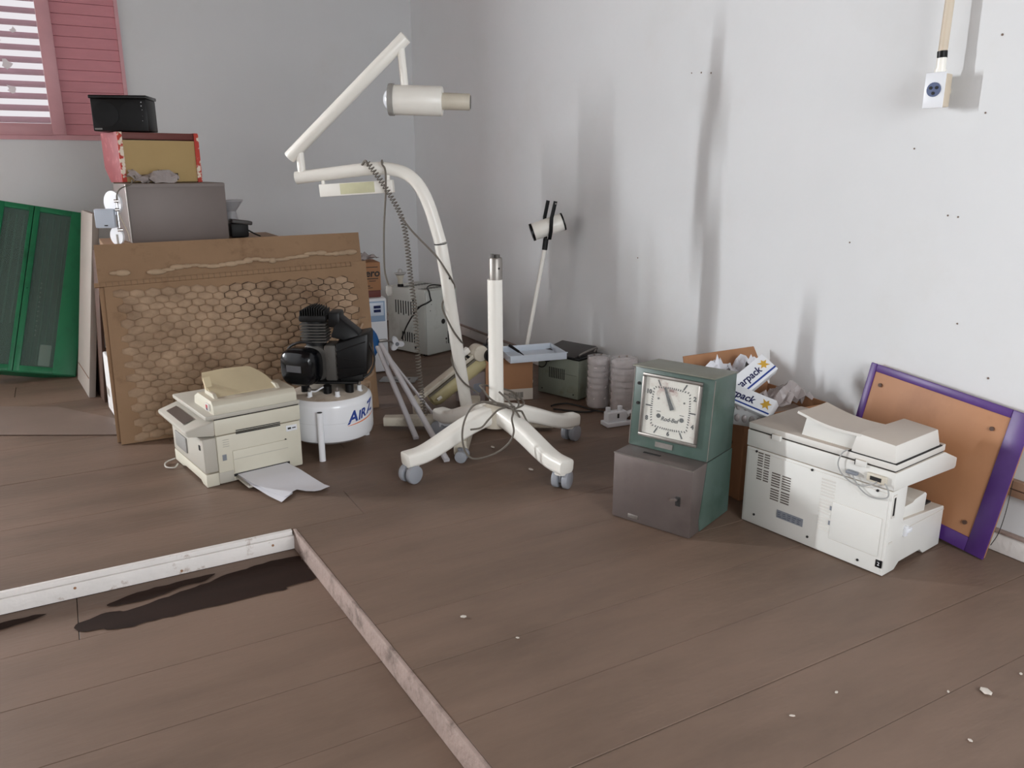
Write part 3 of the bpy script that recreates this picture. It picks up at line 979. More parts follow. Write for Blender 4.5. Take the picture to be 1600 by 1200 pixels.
# blister strip hanging over the box side
t = thing('blister_pack', 'clear plastic blister strip hanging at the box corner beside the clock', 'packaging', (-0.435, -4.078, 0.305), R(-60))
G().box(-0.05, 0.06, -0.003, 0.0, 0.0, 0.095, bev=0.001, M=Matrix.Rotation(R(-14), 4, 'X')).done('strip_backing', mat('blister_backing', (206, 206, 206), 0.25, alpha=0.75), t)
for i in range(4):
    for j in range(2):
        G().ball(Matrix.Rotation(R(-14), 4, 'X') @ Vector((-0.036 + i * 0.026, -0.004, 0.025 + j * 0.042)), 0.010, 1, 0.55, 1.5).done('blister', BAG, t)

# ================================================================== CENTRE: THE TWO DENTAL STANDS
def caster(parent, x, y, ang, r=0.043, brake=True):
    """twin-wheel caster standing at local x,y; ang = direction the fork trails"""
    M = Matrix.Translation((x, y, 0)) @ Matrix.Rotation(ang, 4, 'Z')
    hood = G()
    hood.cyl(M @ Vector((0, 0, r * 1.5)), M @ Vector((0, 0, r * 2.2)), 0.010, n=12)
    hood.box(-0.010, r * 0.9, -0.008, 0.008, r * 0.7, r * 1.7, bev=0.004, M=M)
    c = hood.done('caster', GREYWHEEL2, parent)
    for s in (-1, 1):
        a, b = M @ Vector((r * 0.35, s * 0.009, r)), M @ Vector((r * 0.35, s * 0.034, r))
        G().cyl(a, b, r, n=26, bev=0.006).done('wheel', GREYWHEEL, c)
    if brake:
        G().box(r * 0.9, r * 1.75, -0.014, 0.014, r * 0.95, r * 1.15, bev=0.003, M=M).done('brake_tab', GREYWHEEL, c)
    return c


# ---- short stand in front: cross base on casters with a stub post
OB = Vector((-0.987, -3.222, 0))
t = thing('stand_base', 'white four-legged stand on grey casters with a short bare post', 'stand', OB)
legs = [(-0.404, -0.052), (0.067, -0.413), (0.404, 0.052), (-0.067, 0.412)]
for i, (dx, dy) in enumerate(legs):
    d = Vector((dx, dy, 0)).normalized()
    prof = [(0.0, 0.205), (0.045, 0.203), (0.10, 0.192), (0.16, 0.174), (0.22, 0.152), (0.28, 0.128), (0.33, 0.110), (0.375, 0.100), (0.425, 0.098), (0.440, 0.097)]
    pts = cat([(d.x * r_, d.y * r_, z_) for r_, z_ in prof], 3)

    def sec(s):
        h = 0.075 - 0.020 * s
        w_ = 0.078 - 0.010 * s
        if s > 0.97:
            h *= 0.7
            w_ *= 0.7
        return rr(w_, h, 0.26)
    lg = G().tube(pts, 0, sect=sec).done('leg', CREAM, t)
    if i != 3:
        G().cyl((d.x * .405, d.y * .405, 0.062), (d.x * .405, d.y * .405, 0.085), 0.026, n=16).done('foot_boss', CREAM, lg)
    else:
        G().box(-0.03, 0.03, -0.022, 0.022, 0.05, 0.085, bev=0.004, M=Matrix.Translation((d.x * .40, d.y * .40, 0))).done('foot_boss', WHITEPLAS, lg)
    ang = [R(200), R(35), R(25), R(120)][i]
    q = caster(t, d.x * 0.405, d.y * 0.405, ang, r=0.037, brake=(i in (1, 2)))
g = G()
g.lathe([(0.062, 0.155), (0.064, 0.215), (0.058, 0.235), (0.042, 0.243), (0.036, 0.252)], 24)
g.done('hub', CREAMOLD, t)
G().cyl((0, 0, 0.24), (-0.003, 0.002, 0.764), 0.0305, n=28).done('post', CREAM, t)
ch = G().lathe([(0.0265, 0.764), (0.0265, 0.845), (0.024, 0.850)], 24).done('chrome_collar', STEEL, t)
g = G()
g.cyl((0.006, 0, 0.848), (0.006, 0, 0.862), 0.012, n=12)
g.box(-0.020, -0.010, -0.006, 0.006, 0.846, 0.866)
g.done('clamp_end', GREYCAST, t)
G().cyl((0.0, -0.026, 0.810), (0.0, -0.0285, 0.810), 0.004, n=8).done('set_screw', DARKLINE, ch)

# ---- grey cord looped round the hub of the short stand
t = thing('looped_cord', 'grey mains cord looped around the hub of the short white stand', 'cord', OB)
loop = [(-1.044, -3.465, 0.29), (-1.07, -3.451, 0.313), (-1.124, -3.421, 0.326), (-1.167, -3.396, 0.318), (-1.193, -3.382, 0.29), (-1.213, -3.37, 0.23), (-1.216, -3.369, 0.164),
        (-1.201, -3.377, 0.111), (-1.169, -3.395, 0.093), (-1.103, -3.432, 0.117), (-1.059, -3.457, 0.159), (-1.042, -3.466, 0.204), (-1.049, -3.463, 0.256)]
G().tube(cat(sub(loop, OB), 7, closed=True), 0.0040, n=8, closed=True).done('large_loop', CORD, t)
for pts in ([(-1.081, -3.284, 0.338), (-1.058, -3.297, 0.300), (-1.014, -3.322, 0.268), (-0.973, -3.345, 0.256), (-0.90, -3.30, 0.258), (-0.89, -3.18, 0.275), (-0.97, -3.14, 0.30), (-1.05, -3.20, 0.33), (-1.081, -3.284, 0.338)],
            [(-0.973, -3.345, 0.256), (-1.02, -3.42, 0.292), (-1.092, -3.439, 0.295), (-1.126, -3.419, 0.256), (-1.152, -3.404, 0.222), (-1.190, -3.385, 0.214)],
            [(-1.025, -3.316, 0.327), (-0.991, -3.334, 0.287), (-0.960, -3.352, 0.235), (-0.945, -3.352, 0.205)],
            [(-1.085, -3.275, 0.285), (-1.02, -3.325, 0.268), (-0.955, -3.335, 0.252), (-0.905, -3.25, 0.262), (-0.93, -3.15, 0.27)],
            [(-1.044, -3.465, 0.290), (-0.985, -3.42, 0.268), (-0.940, -3.36, 0.235), (-0.925, -3.38, 0.190)]):
    G().tube(cat(sub(pts, OB), 7), 0.0040, n=8).done('cord_strand', CORD, t)

# ---- tall stand with the jointed lamp arm
OA = Vector((-0.91, -2.80, 0))
t = thing('dental_lamp', 'tall white dental lamp stand with bent mast, jointed arm and cylinder head', 'dental lamp', OA)


def LA(*p):
    return Vector(p) - OA


f1 = Vector((-0.207, -0.341, 0))
dirs = [f1, Vector((-f1.y, f1.x, 0)), -f1 * 0.92, Vector((f1.y, -f1.x, 0))]
for i, d in enumerate(dirs):
    L_ = d.length
    u = d.normalized()
    lg = G().tube([u * 0.03 + Vector((0, 0, 0.045)), u * (L_ * 0.5) + Vector((0, 0, 0.042)), u * L_ + Vector((0, 0, 0.038))], 0, sect=lambda s: rr(0.070 - 0.012 * s, 0.052 - 0.008 * s, 0.2)).done('leg', CREAMOLD, t)
    if i == 0:
        pass
G().lathe([(0.062, 0.02), (0.062, 0.072), (0.045, 0.085), (0.034, 0.10)], 24).done('hub', CREAMOLD, t)
mast = [LA(-.912, -2.799, .085), LA(-.922, -2.792, .149), LA(-.954, -2.770, .43), LA(-.986, -2.747, .726), LA(-1.004, -2.735, .868)]
lowm = G().tube(cat(mast, 3), 0.0285, n=24).done('lower_mast', CREAM, t)
G().cyl(mast[-1] - Vector((0, 0, .004)), mast[-1] + Vector((-0.0006, 0, .001)), 0.0291, n=24).done('joint_line', DARKLINE, lowm)
upm = [LA(-1.004, -2.735, .869), LA(-1.022, -2.722, .95), LA(-1.040, -2.710, 1.022), LA(-1.062, -2.695, 1.085), LA(-1.092, -2.673, 1.138), LA(-1.135, -2.643, 1.174), LA(-1.20, -2.598, 1.190), LA(-1.27, -2.55, 1.187), LA(-1.40, -2.459, 1.169), LA(-1.531, -2.368, 1.150)]
G().tube(cat(upm, 5), 0.0275, n=24).done('bent_mast', CREAM, t)
G().cyl(LA(-.982, -2.776, .716), LA(-.981, -2.779, .716), 0.006, n=10).done('mast_screw', DARKLINE, t)
# control box under the bar
ax = Vector((-1.436 + 1.178, -2.435 + 2.614, 1.108 - 1.128)).normalized()   # towards the bar's free end
upv = Vector((0, 0, 1)) - ax * ax.z
upv.normalize()
BM_ = basis(LA(-1.307, -2.525, 1.108), ax, ax.cross(upv) * -1, upv)
BM_ = basis(LA(-1.307, -2.525, 1.108), ax, upv.cross(ax), upv)
cb = G().box(-0.165, 0.165, -0.022, 0.022, -0.030, 0.024, bev=0.003, M=BM_).done('control_box', CREAM, t)
G().box(-0.085, 0.070, -0.0232, 0.0232, -0.024, 0.022, bev=0.001, M=BM_).done('printed_label', mat('yellowed_label', (204, 202, 168), .5, var=.05, vs=30), cb)
for s in (-0.145, 0.150):
    G().cyl(BM_ @ Vector((s, 0, 0.020)), BM_ @ Vector((s, 0, 0.055)), 0.008, n=12).done('box_stud', CREAM, cb)
# jointed arm
G().cyl(LA(-1.508, -2.384, 1.165), LA(-1.512, -2.381, 1.262), 0.0175, n=20).done('pivot_post', CREAM, t)
a0, a1 = LA(-1.552, -2.354, 1.236), LA(-1.108, -2.662, 1.722)
arm = G().cyl(a0, a1, 0.0275, n=24, bev=0.003).done('arm', CREAM, t)
for s in (0.19, 0.83):
    p = a0.lerp(a1, s)
    G().cyl(p + Vector((0.012, -0.030, 0.004)) * 0.6, p + Vector((0.016, -0.040, 0.006)) * 0.68, 0.005, n=10).done('arm_screw', DARKLINE, arm)
drop0, drop1 = LA(-1.128, -2.648, 1.690), LA(-1.118, -2.655, 1.530)
G().cyl(drop0, drop1, 0.0165, n=20).done('drop_tube', CREAM, t)
# lamp head
h0 = LA(-1.172, -2.622, 1.474)
hd = Vector((0.860, -0.510, -0.030)).normalized()
HM = basis(h0, *(lambda q: (q.col[0], q.col[1], q.col[2]))(hd.to_track_quat('Z', 'Y').to_matrix()))
head = G().lathe([(0.056, 0.0), (0.060, 0.002), (0.0615, 0.022), (0.0615, 0.218), (0.058, 0.224)], 36, M=HM).done('lamp_head', CREAM, t)
G().lathe([(0.0645, -0.006), (0.0660, 0.0), (0.0660, 0.016), (0.0625, 0.018), (0.0560, -0.006)], 36, M=HM).done('front_ring', mat('grey_ring', (150, 148, 144), .4), head)
G().lathe([(0.002, -0.030), (0.018, -0.028), (0.034, -0.020), (0.044, -0.008), (0.047, 0.001)], 36, M=HM).done('lens', LENS, head)
G().lathe([(0.034, 0.222), (0.035, 0.228), (0.034, 0.338), (0.032, 0.342)], 30, M=HM).done('lamp_neck', CREAMOLD, head)
G().lathe([(0.029, 0.3415), (0.027, 0.344)], 30, M=HM).done('neck_cap', GREYCAST, head)
G().box(0.0600, 0.0635, -0.016, 0.016, 0.05, 0.19, M=HM).done('scuffed_edge', GREYCAST, head)
# cords of the lamp
coil = [(-1.279, -2.604, 1.212), (-1.246, -2.627, 1.159), (-1.203, -2.657, 1.078), (-1.164, -2.684, 0.983), (-1.148, -2.695, 0.872), (-1.140, -2.701, 0.731), (-1.128, -2.710, 0.587),
        (-1.124, -2.712, 0.440), (-1.118, -2.716, 0.290), (-1.109, -2.722, 0.152), (-1.101, -2.728, 0.080)]
G().tube(helix(sub(coil, OA), 0.0110, 0.0145), 0.0025, n=5).done('coiled_cord', CORD, t)
g = G()
g.tube(cat(sub([(-1.21, -2.60, 1.205), (-1.222, -2.625, 1.224), (-1.228, -2.64, 1.208), (-1.217, -2.647, 1.180), (-1.219, -2.646, 1.091), (-1.231, -2.637, 0.927), (-1.235, -2.635, 0.758), (-1.221, -2.644, 0.680)], OA), 6), 0.0042, n=8)
g.done('straight_cord', CORD, t)
g = G()
g.tube(cat(sub([(-1.290, -2.56, 1.205), (-1.285, -2.59, 1.222), (-1.279, -2.604, 1.205)], OA), 6), 0.005, n=8)
g.done('cord_end', CORD, t)
G().lathe([(0.006, 0.0), (0.014, -0.006), (0.016, -0.03), (0.010, -0.045)], 16, M=Matrix.Translation(LA(-1.221, -2.644, 0.685))).done('cord_plug', mat('clear_plug', (170, 166, 160), .2, alpha=.8), t)
g = G()
g.tube(cat(sub([(-1.168, -2.694, 0.983), (-1.130, -2.720, 0.923), (-1.068, -2.763, 0.846), (-1.041, -2.782, 0.810), (-1.004, -2.790, 0.752), (-0.968, -2.776, 0.700), (-0.945, -2.740, 0.66), (-0.975, -2.715, 0.62),
                    (-1.008, -2.745, 0.585), (-1.003, -2.785, 0.533), (-0.978, -2.802, 0.475), (-0.945, -2.800, 0.43), (-0.918, -2.765, 0.40), (-0.935, -2.735, 0.375), (-0.975, -2.765, 0.345),
                    (-0.972, -2.800, 0.290), (-0.945, -2.824, 0.240), (-0.910, -2.85, 0.207), (-0.892, -2.885, 0.190)], OA), 6), 0.0042, n=8)
g.done('mains_cord', CORD, t)
# front foot block with its small caster
fb = dirs[0]
G().box(-0.030, 0.030, -0.026, 0.026, 0.050, 0.082, bev=0.005, M=Matrix.Translation(fb * 0.93) @ Matrix.Rotation(math.atan2(fb.y, fb.x), 4, 'Z')).done('foot_block', CREAMOLD, t)
q = caster(t, fb.x * 1.06, fb.y * 1.06, R(-40), r=0.026, brake=False)

# ---- small spot lamp on a thin leaning pole by the wall
PB0 = Vector((-0.275, -2.185, 0))
t = thing('spot_lamp', 'small white cylinder spot lamp on a thin leaning pole by the wall', 'lamp', PB0)


def LP(*p):
    return Vector(p) - PB0


G().cyl(LP(-.275, -2.185, 0.0), LP(-.155, -2.248, 0.775), 0.0115, n=14).done('pole', CREAM, t)
G().lathe([(0.075, 0.002), (0.075, 0.010), (0.020, 0.016), (0.014, 0.03)], 24).done('pole_base', CREAMOLD, t)
G().cyl(LP(-.158, -2.247, 0.755), LP(-.152, -2.250, 0.815), 0.015, n=14).done('pivot', BLACK, t)
hA, hB = LP(-.222, -2.218, 0.850), LP(-.068, -2.292, 0.908)
hd_ = G().cyl(hA, hB, 0.047, n=28, bev=0.003).done('lamp_head', CREAM, t)
ha = (hB - hA).normalized()
G().cyl(hA - ha * 0.004, hA + ha * 0.008, 0.0485, n=28).done('front_ring', BLACK, hd_)
G().cyl(hA - ha * 0.006, hA - ha * 0.003, 0.032, n=24).done('lens', mat('dark_lens', (60, 60, 66), .2), hd_)
G().cyl(hB - ha * 0.006, hB + ha * 0.003, 0.0485, n=28).done('rear_ring', BLACK, hd_)
hs = Vector((0.872 * 0.30 - 0.490 * 0.95, -0.490 * 0.30 - 0.872 * 0.95, 0)).normalized()
mid = hA.lerp(hB, 0.50)
for s in (-1, 1):
    g = G()
    p0 = mid + hs * s * 0.030 + Vector((0, 0, -0.065))
    p1 = mid + hs * s * 0.052 + Vector((0, 0, -0.020))
    p2 = mid + hs * s * 0.054 + Vector((0, 0, 0.050)) + ha * 0.002
    p3 = mid + hs * s * 0.058 + Vector((0, 0, 0.132)) + ha * 0.022
    g.tube([p0, p1, p2, p3], 0, sect=rr(0.020, 0.007, .2))
    yk = g.done('yoke_arm', BLACK, t)
    G().cyl(p3 + hs * s * 0.004 - Vector((0, 0, .012)), p3 + hs * s * 0.0062 - Vector((0, 0, .012)), 0.0045, n=10).done('rivet', STEEL, yk)

# ================================================================== LEFT FRONT: PRINTER, COMPRESSOR, CARDBOARD
# ---- beige multifunction printer
t = thing('printer', 'beige multifunction printer with raised feeder tray in front of the cardboard', 'printer', (-2.071, -2.944, 0), R(9.32))
Wp, Dp = 0.356, 0.40
G().box(0.012, Wp, 0.0, Dp, 0.002, 0.197, bev=0.006).done('body', PRINTER, t)
G().box(0.010, Wp + 0.003, -0.001, Dp, 0.199, 0.263, bev=0.006).done('scanner_unit', PRINTER, t)
# front (to the viewer's left): cassette, cover and control ledge
G().prism([(0.0, 0.0), (0.05, 0.0), (0.075, 0.012), (0.26, 0.012), (0.30, 0.002), (Dp, 0.002), (Dp, 0.052), (0.0, 0.052)], -0.038, 0.012, 'x', bev=0.004).done('paper_cassette', PRINTER, t)
G().prism([(0.0, 0.056), (Dp - 0.01, 0.056), (Dp - 0.01, 0.175), (0.12, 0.190), (0.0, 0.195)], -0.040, 0.012, 'x', bev=0.006).done('front_cover', PRINTER2, t)
G().box(-0.046, -0.038, 0.20, 0.34, 0.085, 0.150, bev=0.003).done('cover_panel', mat('cover_panel_grey', (150, 148, 144), .5), t)
G().box(-0.043, -0.038, 0.03, 0.045, 0.145, 0.165, bev=0.001).done('latch', DARKLINE, t)
cp_ = G().hexa([(-0.085, 0.03, 0.205), (0.012, 0.0, 0.198), (0.012, Dp, 0.198), (-0.085, Dp, 0.212),
                (-0.090, 0.05, 0.226), (0.012, 0.0, 0.262), (0.012, Dp, 0.262), (-0.090, Dp - 0.01, 0.234)], bev=0.008).done('control_panel', PRINTER2, t)
G().hexa([(-0.070, 0.11, 0.236), (-0.030, 0.11, 0.250), (-0.030, 0.33, 0.251), (-0.070, 0.33, 0.238),
          (-0.070, 0.11, 0.2385), (-0.030, 0.11, 0.2525), (-0.030, 0.33, 0.2535), (-0.070, 0.33, 0.2405)]).done('key_panel', mat('key_panel_brown', (86, 76, 70), .4), cp_)
G().box(-0.020, Wp + 0.004, -0.002, Dp + 0.01, 0.266, 0.284, bev=0.005).done('lid', PRINTER2, t)
G().box(0.014, Wp - 0.002, 0.003, Dp - 0.004, 0.262, 0.2675).done('lid_gap', DARKLINE, t, smooth=0)
fd = G().prism([(-0.004, 0.283), (-0.002, 0.318), (0.016, 0.336), (0.17, 0.338), (0.215, 0.318), (0.225, 0.283)], 0.012, Wp - 0.008, 'x', bev=0.004).done('document_feeder', PRINTER, t)
G().box(0.004, 0.0125, 0.030, 0.062, 0.294, 0.322, bev=0.001).done('logo_badge', mat('badge_white', (222, 220, 216), .4), fd)
G().box(0.003, 0.0045, 0.036, 0.054, 0.306, 0.318).done('red_mark', mat('badge_red', (176, 52, 62), .4), fd, smooth=0)
G().box(0.003, 0.0045, 0.036, 0.054, 0.297, 0.305).done('dark_mark', mat('badge_dark', (70, 60, 84), .4), fd, smooth=0)
# curved input tray above the feeder
g = G()
rows = []
for i in range(11):
    s = i / 10
    y_ = 0.055 + 0.235 * s
    z_ = 0.338 + 0.062 * math.sin(s * 1.35) - 0.012 * max(0, s - .85) / .15
    wl = 0.045 + 0.030 * s - 0.02 * math.sin(s * math.pi)
    wr_ = Wp - 0.060 - 0.060 * s ** 2
    rows.append([(wl + (wr_ - wl) * j / 6, y_, z_ - 0.002 * math.cos(j / 6 * 6.28)) for j in range(7)])
g.grid(rows)
g.solid(0.006)
tr = g.done('input_tray', PRINTERT, t)
g = G()
for wl in (0.034, Wp - 0.072):
    g.prism([(0.035, 0.334), (0.15, 0.336), (0.15, 0.352), (0.06, 0.352)], wl, wl + 0.014, 'x', bev=0.002)
g.done('paper_guide', PRINTER, tr)
G().prism([(0.115, 0.3375), (0.145, 0.3375), (0.16, 0.395), (0.155, 0.398)], 0.035, 0.060, 'x').done('tray_rib', PRINTERT, tr)
# right-hand side details
for k_ in range(3):
    G().hexa([(0.090, -0.0022, 0.193 + k_ * .0065), (0.270, -0.0022, 0.203 + k_ * .0065 - .012), (0.270, 0.001, 0.203 + k_ * .0065 - .012), (0.090, 0.001, 0.193 + k_ * .0065),
              (0.090, -0.0022, 0.1965 + k_ * .0065), (0.270, -0.0022, 0.2065 + k_ * .0065 - .012), (0.270, 0.001, 0.2065 + k_ * .0065 - .012), (0.090, 0.001, 0.1965 + k_ * .0065)]).done('vent_slot', DARKLINE, t, smooth=0)
for k_ in range(4):
    G().box(0.036, 0.060, -0.0015, 0.001, 0.150 + k_ * .009, 0.1525 + k_ * .009).done('vent_slot', PRINTER2, t, smooth=0)
sp = G().box(0.294, 0.340, -0.0016, 0.001, 0.160, 0.184, bev=0.0006).done('sticker', WHITEPLAS, t)
g = G()
g.box(0.300, 0.314, -0.0024, -0.0015, 0.168, 0.176)
g.box(0.319, 0.334, -0.0024, -0.0015, 0.170, 0.174)
g.done('sticker_print', INK, sp, smooth=0)
G().box(0.070, 0.296, -0.004, 0.002, 0.034, 0.128, bev=0.003).done('bypass_door', PRINTER, t)
G().box(0.072, 0.294, -0.0052, -0.003, 0.092, 0.094).done('door_crease', PRINTER2, t, smooth=0)
G().box(0.030, 0.046, -0.002, 0.001, 0.096, 0.120, bev=0.0006).done('handle_pad', GREYLBL, t)
G().box(0.068, 0.298, -0.003, 0.06, 0.022, 0.032).done('tray_slot', DARKLINE, t, smooth=0)
G().box(0.010, 0.068, -0.003, 0.001, 0.006, 0.050, bev=0.002).done('corner_cover', PRINTER2, t)
G().cyl((0.288, -0.003, 0.128), (0.288, 0.002, 0.128), 0.004, n=10).done('peg', DARKLINE, t)
by = G().box(0.074, 0.292, -0.135, 0.02, 0.014, 0.022, bev=0.002).done('bypass_tray', PRINTER2, t)
g = G()
g.tube([(0.078, -0.132, 0.024), (0.078, -0.01, 0.026)], 0.003, n=8)
g.tube([(0.288, -0.10, 0.024), (0.288, -0.01, 0.026)], 0.003, n=8)
g.done('wire_guide', STEEL, by)
g = G()
g.tube(cat([(-0.05, 0.36, 0.02), (-0.085, 0.37, 0.008), (-0.10, 0.32, 0.006), (-0.075, 0.29, 0.006), (-0.055, 0.31, 0.012)], 6), 0.003, n=7)
g.done('mains_cord', mat('white_cord', (200, 196, 188), .5), t)

# ---- sheets sliding out of the bypass tray
PM = Matrix.Translation((-2.071, -2.944, 0)) @ Matrix.Rotation(R(9.32), 4, 'Z')


def sheet(label, left, right, end, dz, zt, seed):
    b = G()
    rows_ = []
    n = 10
    for i in range(n + 1):
        s = i / n
        row = []
        for j in range(9):
            q = j / 8
            a_ = left[0].lerp(left[1], min(s * 2, 1)) if s < .5 else left[1].lerp(left[2], s * 2 - 1)
            c_ = right[0].lerp(right[1], min(s * 2, 1)) if s < .5 else right[1].lerp(right[2], s * 2 - 1)
            p = a_.lerp(c_, q)
            p.y += end(q) * s ** 3
            drop = min(max((-p.y - 0.10) / 0.16, 0), 1)
            drop = drop * drop * (3 - 2 * drop)
            z_ = zt * (1 - drop) + dz + 0.004 * (1 + noise.noise(Vector((p.x * 14, p.y * 14, seed)))) * (0.3 + drop)
            row.append((p.x, p.y, z_))
        rows_.append(row)
    b.grid(rows_)
    b.solid(0.0006)
    o_ = b.done('paper_sheet', PAPER, smooth=30, M=PM)
    return tag(o_, label, 'paper', 'sheets in the printer tray')


V2 = lambda x, y: Vector((x, y))
sheet('upper white sheet with a torn notch hanging from the printer tray', (V2(.080, .012), V2(.088, -.12), V2(.150, -.285)), (V2(.284, .012), V2(.296, -.12), V2(.330, -.296)),
      lambda q: 0.045 * math.exp(-((q - .35) / .16) ** 2) - 0.02 * math.exp(-((q - .7) / .2) ** 2), 0.0035, 0.0245, 1.0)
sheet('lower white sheet whose pointed corner touches the floor by the printer', (V2(.078, .012), V2(.084, -.13), V2(.128, -.312)), (V2(.270, .012), V2(.262, -.10), V2(.19, -.27)),
      lambda q: 0.0, 0.0005, 0.0235, 5.0)

# ---- air compressor
OC = Vector((-1.540, -2.710, 0))
t = thing('air_compressor', 'white upright air compressor tank with a black pump on top', 'compressor', OC)
rt = 0.183
tank = G().lathe([(0.02, 0.046), (0.10, 0.049), (0.150, 0.058), (0.176, 0.074), (rt, 0.095), (rt, 0.222), (0.178, 0.240), (0.165, 0.252)], 56).done('tank', TANK, t)
G().lathe([(0.166, 0.2515), (0.14, 0.262), (0.08, 0.270), (0.004, 0.273)], 56).done('tank_top', TANKTOP, t)
G().lathe([(rt + 0.0012, 0.155), (rt + 0.0012, 0.1565)], 56, cap=False).done('weld_seam', mat('seam_grey', (205, 205, 208), .4), tank)
dl = Vector((-1.604 - OC.x, -2.823 - OC.y, 0)).normalized()
for k_, a in enumerate((0, 140, 252)):
    d = Matrix.Rotation(R(a), 3, 'Z') @ dl
    p = d * (rt + 0.011)
    lg = G().cyl(p + Vector((0, 0, 0.001)), p + Vector((0, 0, 0.213)), 0.0135, n=18).done('leg', TANK, t)
    G().cyl(p + Vector((0, 0, 0.2131)), p + Vector((0, 0, 0.2140)), 0.0105, n=16).done('leg_opening', DARKLINE, lg)
# viewer-facing directions at the compressor
vr = Vector((0.872, -0.490, 0))      # image right
vf = Vector((-0.490, -0.872, 0))     # towards the camera


def PC(r_, f_, z_):
    return vr * r_ + vf * f_ + Vector((0, 0, z_))


# lettering wrapped round the tank
a0 = math.atan2((vr * 0.62 + vf * 0.78).y, (vr * 0.62 + vf * 0.78).x)


def wrap(c, z0=0.170, rad=rt + 0.0008, tilt=0.22):
    a = a0 + c.x / rt
    return Vector((math.cos(a) * (rad + c.z), math.sin(a) * (rad + c.z), z0 + c.y + c.x * tilt))


G().text('A', 0.070, Matrix.Identity(4), shear=0.2, bold=0.0018, align='LEFT', fn=lambda c: wrap(Vector((c.x - 0.010, c.y, c.z)))).done('tank_letter', BLUEINK, tank, smooth=0)
G().text('IR', 0.054, Matrix.Identity(4), shear=0.2, bold=0.0016, align='LEFT', fn=lambda c: wrap(Vector((c.x + 0.040, c.y - 0.006, c.z)))).done('tank_letter', BLUEINK, tank, smooth=0)
G().text('Z', 0.070, Matrix.Identity(4), shear=0.2, bold=0.0018, align='LEFT', fn=lambda c: wrap(Vector((c.x + 0.094, c.y, c.z)))).done('tank_letter', BLUEINK, tank, smooth=0)
g = G()
rows = []
for i in range(15):
    s = i / 14
    x_ = -0.012 + 0.17 * s
    z_ = -0.040 + 0.012 * (1 - math.sin(s * 2.2))
    th = 0.0012 + 0.004 * math.sin(s * math.pi)
    rows.append([wrap(Vector((x_, z_, 0))), wrap(Vector((x_, z_ + th, 0)))])
g.grid(rows)
g.solid(0.0006)
g.done('swoosh', ORANGEINK, tank, smooth=0)
# fittings on the tank top
for (r_, f_, hgt) in ((-0.055, 0.120, 0.028), (0.060, 0.115, 0.028), (0.135, 0.02, 0.03)):
    ft = G().lathe([(0.014, 0.0), (0.014, 0.006), (0.010, 0.010), (0.010, hgt)], 14, M=Matrix.Translation(PC(r_, f_, 0.255))).done('fitting', WHITEPLAS, t)
    G().lathe([(0.006, hgt), (0.008, hgt + 0.006), (0.008, hgt + 0.016), (0.004, hgt + 0.020)], 12, M=Matrix.Translation(PC(r_, f_, 0.255))).done('valve', STEEL, ft)
for (r_, f_) in ((0.012, 0.085), (0.10, 0.055), (-0.09, 0.05), (0.0, -0.08)):
    G().lathe([(0.018, 0.262), (0.018, 0.300), (0.013, 0.304)], 16, M=Matrix.Translation(PC(r_, f_, 0))).done('rubber_mount', BLACK, t)
g = G()
g.tube(cat([PC(-0.055, 0.118, 0.285), PC(-0.03, 0.12, 0.284), PC(-0.01, 0.115, 0.295), PC(0.0, 0.09, 0.296)], 5), 0.0035, n=8)
g.done('white_hose', WHITEPLAS, t)
# base plate and pump
G().box(-0.13, 0.14, -0.07, 0.11, 0.302, 0.312, bev=0.003, M=basis((0, 0, 0), vr, -vf, (0, 0, 1))).done('mount_plate', BLACKMT, t)
CM = basis((0, 0, 0), vr, -vf, (0, 0, 1))          # x right, y away, z up
# fan cover: rounded glossy disc facing the camera-left
fc = vf * 0.93 + vr * (-0.36)
fc.normalize()
FMc = basis(PC(-0.075, 0.045, 0.385), *(lambda q: (q.col[0], q.col[1], q.col[2]))(fc.to_track_quat('Z', 'Y').to_matrix()))
sq = []
fan = G()
prof = [(0.92, 0.0), (1.0, 0.02), (1.0, 0.060), (0.96, 0.078), (0.84, 0.090), (0.55, 0.096), (0.02, 0.098)]
b = bmesh.new()
rings = []
for s_, z_ in prof:
    ring = []
    for k_ in range(40):
        a = 2 * math.pi * k_ / 40
        c, s = math.cos(a), math.sin(a)
        n_ = (abs(c) ** 3.4 + abs(s) ** 3.4) ** (-1 / 3.4)
        ring.append(b.verts.new((0.083 * s_ * c * n_, 0.079 * s_ * s * n_, z_)))
    rings.append(ring)
for p, q in zip(rings, rings[1:]):
    for i in range(40):
        b.faces.new((p[i], p[(i + 1) % 40], q[(i + 1) % 40], q[i]))
b.faces.new(rings[-1])
b.faces.new(rings[0][::-1])
fan._merge(b, FMc)
fn_ = fan.done('fan_cover', BLACKGL, t)
lblM = FMc @ Matrix.Rotation(R(0), 4, 'Z')
# find which local axis of the cover is vertical, so that the plate sits level
G().box(-0.036, 0.036, -0.014, 0.014, 0.0975, 0.0995, M=FMc).done('cover_plate', mat('cover_plate_grey', (92, 92, 96), .35, metal=.4), fn_)
# crankcase
cc_ = G()
cc_.cyl(PC(-0.055, 0.035, 0.385) - fc * 0.005, PC(-0.055, 0.035, 0.385) - fc * 0.060, 0.082, n=30, bev=0.006)
cc_.box(0.0, 0.052, -0.055, 0.05, 0.312, 0.468, bev=0.008, M=CM)
ck = cc_.done('crankcase', GREYCAST, t)
for k_ in range(7):
    G().box(0.050, 0.060, -0.062, -0.040, 0.325 + k_ * 0.020, 0.337 + k_ * 0.020, bev=0.002, M=CM).done('casting_lug', GREYCAST, ck)
